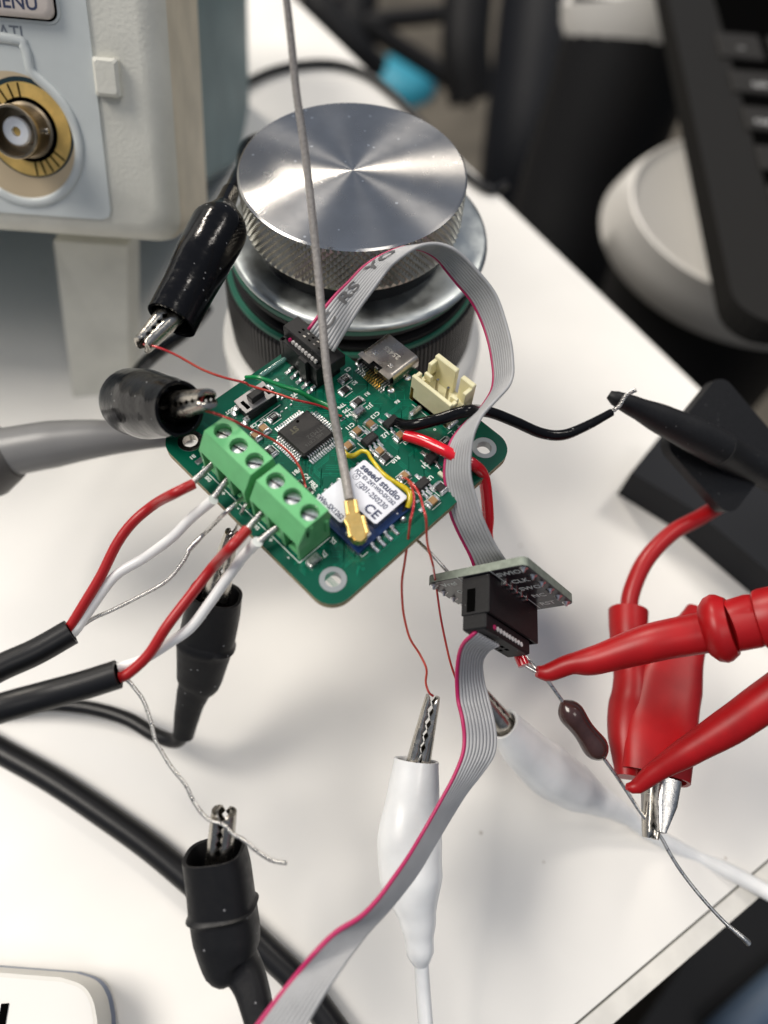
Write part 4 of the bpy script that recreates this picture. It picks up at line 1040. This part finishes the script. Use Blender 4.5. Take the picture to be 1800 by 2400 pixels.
pipe('collar', [ca - dn * .06, ca - dn * .03, ca + dn * .08, ca.lerp(cb2, .5), cb2 - dn * .12, cb2], [.30, .42, .54, .58, .56, .48], h1)
pipe('plunger', [cb2 - dn * .05, cc - dn * .1, cc], [.43, .45, .43], h1)
pipe('plunger_cap', [cc - dn * .04, cc + dn * .02, cc + dn * .1, cd], [.40, .48, .50, .50], h1)
h2, _ = hook('test_hook', 'dark red tapered test hook slanting in from the lower right onto the resistor lead',
     [wd('X', 240, 1790, 12.6), wd('X', 300, 1790, 12.6), wd('X', 430, 1690, 12.5), wd('X', 640, 1560, 12.3), wd('X', 900, 1400, 12.1), wd('X', 1130, 1240, 11.9), wd('X', 1400, 1060, 11.7)], [.06, .13, .18, .25, .31, .33, .36], M_redplas)

# black hook grabber, right
bh, _ = hook('test_hook', 'black test hook with rounded square finger plate, a bare wire hooked on its tip',
     [wd('S', 775, 295, 13.6), wd('S', 820, 320, 13.6), wd('S', 930, 370, 13.8), wd('S', 1080, 440, 14.1), wd('S', 1250, 520, 14.4), wd('S', 1400, 600, 14.7)], [.08, .15, .21, .30, .36, .38], M_black)
pc0 = wd('S', 1400, 580, 15.4); PF = Frame(pc0, CR @ V((.68, .68, .15)), CR @ V((.66, -.70, .25)))
def pfl(x, y): q = PF.loc(*px('S', x, y)); return q
c1, c2 = pfl(1260, 270), pfl(1400, 930)
v, f = prism(rounded(-1.12, -1.12, 1.12, 1.12, .34), -.15, .12)
obj('finger_plate', [PF.m @ V(p) for p in v], f, M_black, bh)
v, f = sweep(cat_rom([wd('S', 1380, 590, 14.6), wd('S', 1500, 660, 15.2), wd('S', 1750, 780, 16)], 8), [.36] * 8, 20); obj('plunger', v, f, M_black, bh, smooth=True, angle=50)
# dark box behind it
q = [wz('S', 900, 725, 1.2), wz('S', 1064, 520, 1.2), wz('S', 2100, 900, 1.2), wz('S', 2000, 1560, 1.2), wz('S', 1250, 935, 1.2)]
v, f = prism([(p.x, p.y) for p in q], .02, 1.2); o = obj('equipment_case', v, f, M_navy); tag(o, 'flat dark navy plastic case lying on the desk at the right edge', 'case')

# ================================================================== WIRES AT THE TERMINALS
def mouth(i): return BF.m @ V(((.8, 1.19, 1.58, 2.08, 2.47, 2.86)[i] - .02, .02, .24))
def sensor(label, jacket, jr, red, white, drain, mi, group):
    root = thing('sensor_cable', label, 'cable', jacket[0], group)
    v, f = sweep(cat_rom(jacket, 24), [jr] * 24, 24, start='cap', end='cap'); obj('jacket', v, f, M_blackcable, root, smooth=True, angle=50)
    e = jacket[-1]; dd = (jacket[-1] - jacket[-2]).normalized()
    v, f = sweep([e + dd * .001, e + dd * .012], [jr * .72, jr * .70], 20); obj('jacket_core', v, f, M_hole, root)
    tube('red_wire', red, .088, M_red, root, n=60, seg=14); tube('white_wire', white, .088, M_white, root, n=60, seg=14)
    for w_, m_ in ((red, mi[0]), (white, mi[1])):
        a = w_[-1]; d = (w_[-1] - w_[-2]).normalized()
        strands('bare_conductor', [a - d * .1, a.lerp(mouth(m_), .5) + V((0, 0, .03)), mouth(m_)], .034, .024, 6, M_steel, root, turns=3.0, n=40)
    return root
s1 = sensor('upper black sensor cable at the left edge, with a bare drain wire beside its cores',
    wds('Q', [(-200, 1450, 11.4), (0, 1340, 11.6), (200, 1250, 11.8), (395, 1140, 12.0)]), .225,
    wds('Q', [(370, 1140, 12.0), (400, 1095, 12.0), (470, 980, 12.0), (560, 830, 12.0), (650, 650, 12.0), (740, 530, 12.0), (860, 430, 11.95)]) + [wz('Q', 970, 370, 7.28), wz('Q', 1075, 318, 7.27)],
    wds('Q', [(380, 1165, 12.0), (420, 1130, 12.05), (510, 1000, 12.1), (640, 830, 12.1), (800, 730, 12.1), (950, 620, 11.9), (1060, 510, 11.8)]) + [wz('Q', 1185, 405, 7.27)], None, (0, 1), 'two-core sensor cables')
dr = wds('Q', [(400, 1150, 12.1), (510, 1070, 12.2), (620, 1020, 12.2), (760, 950, 12.1), (920, 860, 12.0), (1010, 760, 12.0), (1060, 670, 12.0)])
strands('drain_wire', dr, .020, .017, 4, M_steel, s1, turns=20, n=220)
tube('drain_wire_end', wds('Q', [(1045, 690, 12.0), (1080, 650, 12.0), (1150, 580, 11.95)]) + [wz('Q', 1250, 480, 7.25), wz('Q', 1370, 378, 7.22), mouth(2)], [.045, .05, .038, .036, .036, .036], M_steel, s1, n=40)
s2 = sensor('lower black sensor cable at the left edge, its drain wire dropping to a rubber-booted clip',
    wds('Q', [(-200, 1640, 10.9), (0, 1565, 11.0), (250, 1495, 11.2), (450, 1440, 11.3), (655, 1375, 11.4)]), .235,
    wds('Q', [(630, 1395, 11.4), (680, 1390, 11.4), (740, 1350, 11.4), (830, 1260, 11.4), (930, 1105, 11.4), (1060, 935, 11.5), (1190, 770, 11.5)]) + [wz('Q', 1280, 675, 7.3), wz('Q', 1372, 572, 7.28)],
    wds('Q', [(630, 1345, 11.5), (690, 1330, 11.55), (800, 1290, 11.6), (950, 1195, 11.6), (1060, 1115, 11.6), (1160, 985, 11.6), (1260, 845, 11.6), (1350, 725, 11.45)]) + [wz('Q', 1430, 640, 7.27)], None, (3, 4), 'two-core sensor cables')
strands('drain_wire', wds('Q', [(640, 1400, 11.45), (700, 1405, 11.4), (745, 1450, 11.4), (800, 1530, 11.4), (840, 1650, 11.4), (865, 1750, 11.4)]) + wds('R', [(895, 140, 11.4), (950, 230, 11.35), (1030, 330, 11.3), (1080, 430, 11.3), (1150, 515, 11.25), (1240, 550, 11.1), (1290, 600, 11.05), (1350, 635, 11.0), (1430, 700, 11), (1510, 750, 11), (1592, 765, 11)]), .018, .017, 3, M_steel, s2, turns=30, n=300)
o = tube('link_wire', [mouth(2) + V((.1, -.05, 0)), wz('Q', 1385, 400, 7.12), wz('Q', 1345, 470, 7.08), wd('Q', 1310, 570, 12.6), wd('Q', 1275, 600, 12.7), wd('Q', 1250, 590, 12.75)], .035, M_steel, None, n=30)
tag(o, 'short bare tinned wire from the terminal block down to the clip below', 'wire')

# ================================================================== POWER LEADS
pr = thing('power_lead', 'black insulated lead from the cream connector out to the black test hook', 'wire', bz('I', 100, 930, .2), 'power leads')
tube('insulation', [bz('I', 60, 940, .12), bz('I', 180, 980, .22), bz('I', 350, 960, .35), bz('I', 600, 900, .42), bz('I', 850, 820, .5), bz('I', 1010, 785, .5), ad(*px('S', 60, 385), 12.6), ad(*px('S', 140, 402), 12.75), ad(*px('S', 260, 450), 12.9), ad(*px('S', 400, 510), 13.1), ad(*px('S', 520, 520), 13.2), ad(*px('S', 650, 470), 13.3), ad(*px('S', 790, 395), 13.4)],
     [.09, .105, .105, .105, .105, .105, .105, .10, .10, .10, .10, .09, .075], M_blackgloss, pr, n=120, seg=16)
strands('bare_conductor', [wd('S', 780, 398, 13.4), wd('S', 830, 360, 13.35), wd('S', 870, 300, 13.3), wd('S', 925, 270, 13.3)], .03, .014, 5, M_steel, pr, turns=2, n=40)
pr2 = thing('power_lead', 'red insulated lead soldered to the board, passing behind the ribbon to the resistor', 'wire', bz('I', 200, 1090, .2), 'power leads')
tube('insulation', [bz('I', 170, 1110, .12), bz('I', 300, 1145, .18), bz('I', 450, 1200, .25), bz('I', 600, 1270, .3), bz('I', 720, 1330, .32), az(1080, 1078, 7.28), az(1108, 1088, 7.28), ad(1134, 1120, 12.25), ad(1144, 1210, 12.6), ad(1143, 1260, 12.8), ad(1160, 1340, 13.2), ad(1195, 1440, 13.1), ad(1212, 1520, 12.8), ad(1228, 1560, 12.65)],
     .105, M_redgloss, pr2, n=140, seg=16)
tube('bare_conductor', [wd('O', 315, 145, 12.65), wd('O', 350, 165, 12.6), wd('O', 385, 185, 12.55)], .035, M_steel, pr2)

# ================================================================== ENAMELLED WIRES
def ewire(label, pts, r=.021):
    o = tube('enamelled_wire', pts, r, M_enam, None, n=140, seg=8); tag(o, label, 'wire', 'thin red enamelled wires'); return o
ewire('thin red enamelled wire from the clip by the knob to a test pad', [wd('P', 430, 1285, 11.75), wd('P', 540, 1310, 11.7), wd('P', 680, 1370, 11.7), wd('P', 860, 1470, 11.75), wd('P', 1020, 1530, 11.8), wd('P', 1180, 1570, 11.85), bz('K', 240, 680, .75), bz('K', 420, 735, .7), bz('K', 620, 795, .6), bz('K', 850, 870, .5), bz('K', 1100, 930, .35), bz('K', 1270, 990, .2), bz('K', 1390, 1065, .06), bz('K', 1440, 1080, .02)])
ewire('thin red enamelled wire from the foreshortened black clip over the terminal block', [wd('P', 890, 1640, 11.1), wd('P', 860, 1700, 11.1), wd('P', 880, 1770, 11.15), bz('A', 480, 1060, 1.0), bz('A', 640, 1120, .98), bz('A', 780, 1190, .8), bz('A', 930, 1260, .6), bz('A', 1060, 1330, .45), bz('A', 1180, 1430, .35), bz('A', 1260, 1540, .25), bz('A', 1305, 1640, .15), bz('E', 750, 1130, .06), bz('E', 765, 1185, .04)])
ewire('thin red enamelled wire dropping from the board to the upright white clip', [bz('H', 170, 940, .1), bz('H', 250, 1030, .3), bz('H', 300, 1200, .4), bz('H', 315, 1400, .4), bz('H', 280, 1650, .4), bz('H', 220, 1900, .35), wd('D', 850, 880, 11.5), wd('D', 825, 1050, 11.6), wd('D', 803, 1200, 11.7), wd('D', 805, 1350, 11.8), wd('M', 25, 850, 11.9), wd('M', 70, 1020, 12), wd('M', 150, 1150, 12.1), wd('M', 205, 1270, 12.1), wd('M', 200, 1380, 12.2), wd('M', 225, 1460, 12.2), wd('M', 260, 1490, 12.25)])
ewire('thin red enamelled wire running from the board down behind the hanging ribbon', [bz('H', 30, 830, .12), bz('H', 130, 850, .3), bz('H', 250, 950, .4), bz('H', 380, 1110, .45), bz('H', 480, 1320, .45), bz('H', 540, 1560, .45), bz('H', 610, 1850, .4), wd('D', 1000, 900, 11.5), wd('D', 1040, 1060, 11.7), wd('M', 265, 470, 11.95), wd('M', 290, 640, 12.6), wd('M', 320, 850, 12.6), wd('M', 360, 1050, 12.6), wd('M', 400, 1220, 12.6), wd('M', 450, 1370, 12.7), wd('M', 520, 1560, 13.2)])

# ================================================================== RESISTOR
rs = thing('axial_resistor', 'dark brown axial resistor with long bare leads held between red hooks', 'resistor', wd('O', 630, 500, 12.9))
A0, A1 = wd('O', 520, 345, 12.75), wd('O', 745, 655, 12.9)
nb = 24; prf = [.03, .15, .215, .235, .23, .215, .205, .20, .205, .215, .23, .235, .215, .15, .03]
v, f = sweep([A0.lerp(A1, (i / (nb - 1)) * 1.04 - .02) for i in range(nb)], [lerp_list(prf, i / (nb - 1)) for i in range(nb)], 28); obj('resistor_body', v, f, M_brown, rs, smooth=True)
tube('lead', [wd('D', 860, 830, 13.2), wd('D', 1000, 960, 13.0), wd('D', 1140, 1110, 12.95), wd('M', 560, 700, 13.1), wd('M', 960, 1120, 12.9), wd('O', 380, 170, 12.7), wd('O', 430, 220, 12.7), A0 + (A1 - A0) * .05], .036, M_steel, rs, n=60, seg=10)
tube('lead', [A1 - (A1 - A0) * .05, wd('O', 820, 760, 12.9), wd('O', 880, 850, 12.9), wd('O', 960, 970, 12.85), wd('O', 1060, 1090, 12.8), wd('O', 1110, 1180, 12.75), wd('O', 1180, 1290, 12.7), wd('O', 1290, 1430, 12.6), wd('O', 1420, 1570, 12.5), wd('O', 1515, 1650, 12.4), wd('O', 1550, 1685, 12.4)], [.034] * 9 + [.045, .055], M_steel, rs, n=80, seg=10)

# ================================================================== THINGS ROUND THE DESK
# soldering handle
sh_ = thing('probe_handle', 'grey plastic probe handle with a dark collar coming in at the left under the board', 'probe', wd('Z', 0, 1800, 15))
v, f = sweep(cat_rom([wd('Z', 60, 1810, 15.0), wd('Z', 400, 1750, 15.0), wd('Z', 800, 1700, 15.0), wd('Z', 1300, 1680, 15.0), wd('Z', 1500, 1665, 15.0)], 24), [lerp_list([.52, .50, .40, .27, .20], i / 23) for i in range(24)], 28, upv=(0, 0, 1)); obj('handle', v, f, M_grey, sh_, smooth=True, angle=50)
v, f = sweep(cat_rom([wd('Z', 120, 1830, 15.0), wd('Z', 20, 1850, 15.0), wd('Z', -120, 1870, 15.0), wd('Z', -400, 1900, 15)], 14), [lerp_list([.50, .80, .86, .86], i / 13) for i in range(14)], 32); obj('collar', v, f, M_greyd, sh_, smooth=True, angle=50)
# thick black cable on the desk
def groundc(k, x, y, z): return wz(k, x, y, z)
tube_o = tube('power_cable', [groundc('R', -300, -30, .28), groundc('R', 0, 140, .28), groundc('R', 300, 310, .28), groundc('R', 600, 510, .28), groundc('R', 850, 690, .28), groundc('R', 1100, 900, .28), groundc('R', 1300, 1080, .28), groundc('R', 1500, 1270, .28), groundc('R', 1680, 1450, .28), groundc('R', 1900, 1750, .28), groundc('R', 2100, 2050, .28)], .27, M_blackcable, None, n=90, seg=18)
tag(tube_o, 'thick black cable lying diagonally across the white desk at the lower left', 'cable')
t2 = tube('thin_cable', [wz('1', 455, 330, .16), wz('1', 470, 260, .16), wz('1', 520, 190, .16), wz('1', 600, 150, .16), wz('1', 700, 137, .16), wz('1', 780, 155, .16), wz('1', 850, 205, .16), wz('1', 930, 290, .16), wz('1', 1000, 370, .16), wz('1', 1060, 410, .16), wz('1', 1090, 400, -.3)], .17, M_blackcable, None, n=80, seg=12)
tag(t2, 'thin black cable curving on the desk behind the aluminium knob', 'cable')
# white case, bottom left
cz = 1.2
cq = [wz('R', -500, 1330, cz), wz('R', 340, 1395, cz), wz('R', 460, 1440, cz), wz('R', 520, 1525, cz), wz('R', 545, 1640, cz), wz('R', 580, 2600, cz), wz('R', -500, 2600, cz)]
core = cat_rom(cq[1:5], 16); poly = [cq[0]] + core + cq[5:]
case = thing('adapter_case', 'warm white plastic case with rounded corner and a dark slot at the bottom left', 'case', (cq[1].x, cq[1].y, 0))
cm = V((sum(p.x for p in poly) / len(poly), sum(p.y for p in poly) / len(poly), 0))
def rim(s, z): return [V((cm.x + (p.x - cm.x) * s, cm.y + (p.y - cm.y) * s, z)) for p in poly]
lv = [(.99, .03), (1.0, .15), (1.0, cz - .25), (.99, cz - .08), (.97, cz)]
vv = []; ff = []
for s, z in lv: vv += rim(s, z)
n = len(poly)
for i in range(len(lv) - 1):
    for k in range(n): ff.append((i * n + (k + 1) % n, i * n + k, (i + 1) * n + k, (i + 1) * n + (k + 1) % n))
ff.append(tuple(reversed(range(4 * n, 5 * n)))); obj('shell', vv, ff, M_case, case, smooth=True, angle=40)
vv = rim(1.003, .12) + rim(1.003, .4); obj('blue_shade_band', vv, [((k + 1) % n, k, n + k, n + (k + 1) % n) for k in range(n)], M_caseshade, case)  # bluish shade on the case's side, painted on as a band
v = rim(.84, cz + .004); obj('top_inset', v + rim(.84, cz - .02), [tuple(reversed(range(n)))], M_casein, case)
sa, sb = wz('R', 28, 1545, cz + .02), wz('R', 5, 1680, cz + .02)
v, f = sweep([sa, sb], [(.02, .07), (.02, .07)], 12, upv=(0, 0, 1)); obj('slot', v, f, M_hole, case)

# ---- beyond the far edge of the desk
# round grey-white stand
r1 = circle3(wz('U', 905, 1000, -3), wz('U', 1010, 1330, -3), wz('U', 1400, 1590, -3))
r2 = circle3(wz('U', 760, 1400, -6.5), wz('U', 950, 1650, -6.5), wz('U', 1500, 1920, -6.5))
st = thing('round_stand', 'round pale grey pedestal stand beneath the black laptop', 'stand', (r1[0], r1[1], -72))
def circ(c, z, n=64): return [(c[0] + c[2] * math.cos(2 * PI * k / n), c[1] + c[2] * math.sin(2 * PI * k / n), z) for k in range(n)]
rings = [circ((r1[0], r1[1], r1[2] * .93), -3.3), circ((r1[0], r1[1], r1[2] * .98), -3.0), circ(r1, -3.05), circ(((r1[0] + r2[0]) / 2, (r1[1] + r2[1]) / 2, (r1[2] + r2[2]) / 2), -4.6), circ(r2, -6.5), circ((r2[0], r2[1], r2[2] * .9), -7)]
vv = [p for r in rings for p in r]; ff = [tuple(range(64))]
for i in range(5):
    for k in range(64): ff.append((i * 64 + k, (i + 1) * 64 + k, (i + 1) * 64 + (k + 1) % 64, i * 64 + (k + 1) % 64))
obj('pedestal', vv, ff, M_stand, st, smooth=True, angle=50)
obj('column', *lathe([(r2[2] * .8, -7), (r2[2] * .55, -72)], 48, (r2[0], r2[1])), M_post, st, smooth=True)
# laptop
LZ = 1.2
l0 = wz('U', 1105, 0, LZ); l1 = wz('U', 1455, 1620, LZ)
ld = (l1 - l0).normalized(); LF = Frame(V((l1.x, l1.y, LZ)), V((ld.x, ld.y, 0)), V((-ld.y, ld.x, 0)))      # x axis runs down the visible edge
lap = thing('laptop', 'black laptop deck with rows of keys at the top right corner', 'laptop', mat4=LF.m)
v, f = prism(rounded(-34, 0, 1.2, 24, 1.3), -1.0, 0); obj('deck', v, f, M_laptop, lap, world=False)
box('key_well', (-16, 13.2, .02), (31, 22.2, .05), M_hole, lap)
rows = [(1310, 165, 340), (1375, 375, 530), (1440, 575, 740), (1510, 790, 965), (1570, 1010, 1200)]
legends = ['~', 'tab', 'caps lock', 'shift', 'fn']
for ri, (x, ya, yb) in enumerate(rows):
    a = LF.loc(*px('U', x, ya)); b = LF.loc(*px('U', x + 60, yb))
    x0_, x1_ = a.x, b.x; y0_ = (a.y + b.y) / 2 + .1
    wds_ = [2.2 + .5 * ri] + [(x1_ - x0_) * 1.02] * 5; yq = y0_
    for wi, w_ in enumerate(wds_):
        kk = box('key', ((x0_ + x1_) / 2, yq + w_ / 2, .03), ((x1_ - x0_) * .78, w_ * .84, .16), M_key, lap, .05)
        if wi < 2: text('key_legend', legends[ri] if wi == 0 else 'QAZ1W'[ri], (0, 0, .114) if 0 else ((x0_ + x1_) / 2 + .2, yq + w_ / 2, .114), .55, M_keyt, kk, rot=PI / 2, ext=.001)
        yq += w_
# posts
def post(label, k, pts, r, m):
    o = thing('support_post', label, 'post', wd(k, *pts[-1]))
    P_ = wds(k, pts); t = tube('post', P_, r, m, o, n=20, seg=24); return o
pA = post('broad black post leaning beside the round grey stand', 'U', [(960, 40, 44), (800, 560, 47), (640, 1000, 50), (500, 1450, 53), (330, 2000, 58)], 4.4, M_post)
v, f = sweep(cat_rom(wds('U', [(955, -60, 43.5), (950, 30, 44), (945, 62, 44.3)]), 6), [4.8] * 6, 24); obj('cap', v, f, M_stand, pA, smooth=True, angle=40)
post('narrow dark blue-black post left of the broad black post', 'U', [(460, -40, 70), (400, 400, 72), (330, 900, 75), (280, 1300, 80), (230, 1700, 84)], 5.0, M_navy)
post('slim black chair leg behind the desk edge at the top', 'Y', [(560, -80, 90), (600, 60, 90), (760, 260, 92), (900, 400, 95)], 2.2, M_post)
post('black upright rail beyond the blue disc', 'Y', [(800, -80, 100), (790, 200, 102), (800, 330, 104)], 3.0, M_post)
post('black upright bar behind the blue disc at the top', 'Y', [(1420, -80, 80), (1400, 300, 82), (1440, 560, 84)], 2.8, M_post)
o = tube('floor_cable', wds('Y', [(850, 130, 100), (950, 110, 100), (1150, 90, 101), (1400, 60, 102)]), 1.2, M_post, None, n=30); tag(o, 'black cable running sideways above the blue disc', 'cable')
o = tube('floor_cable', wds('Y', [(860, 140, 100), (1050, 270, 102), (1250, 400, 104), (1450, 560, 106)]), 1.4, M_post, None, n=30); tag(o, 'black cable drooping down to the right past the blue disc', 'cable')
bc = az(*px('1', 868, 178), -71)
v, f = lathe([(0, 5), (3.6, 4.8), (6.4, 3.4), (7.2, 1.5), (7.2, 0)], 40, (bc.x, bc.y)); v = [(p[0], p[1], p[2] - 72) for p in v]
o = obj('blue_disc', v, f, M_bluecap, None, smooth=True); tag(o, 'blurred sky blue round disc on the floor beyond the desk', 'disc')

q = [wz('O', 700, 2500, -22), wz('O', 1500, 1350, -22), wz('O', 2600, 900, -22), wz('O', 2600, 3300, -22)]
cb = thing('dark_floor_block', 'dark block added over the floor below the desk edge at the bottom right corner', 'dark block', (q[0].x, q[0].y, -72))
v, f = prism([(p.x, p.y) for p in q][::-1], -72, -22); obj('dark_block_body', v, f, M_post, cb)  # dark block added to cover floor that renders too bright here
v, f = sweep(cat_rom([wz('O', 1380, 2250, -21.2), wz('O', 1659, 2000, -21.2), wz('O', 1900, 1800, -21.2)], 6), [.9] * 6, 12); obj('blue_rail', v, f, mat('blue_grey_rail', (.08, .12, .18), .4), cb, smooth=True)
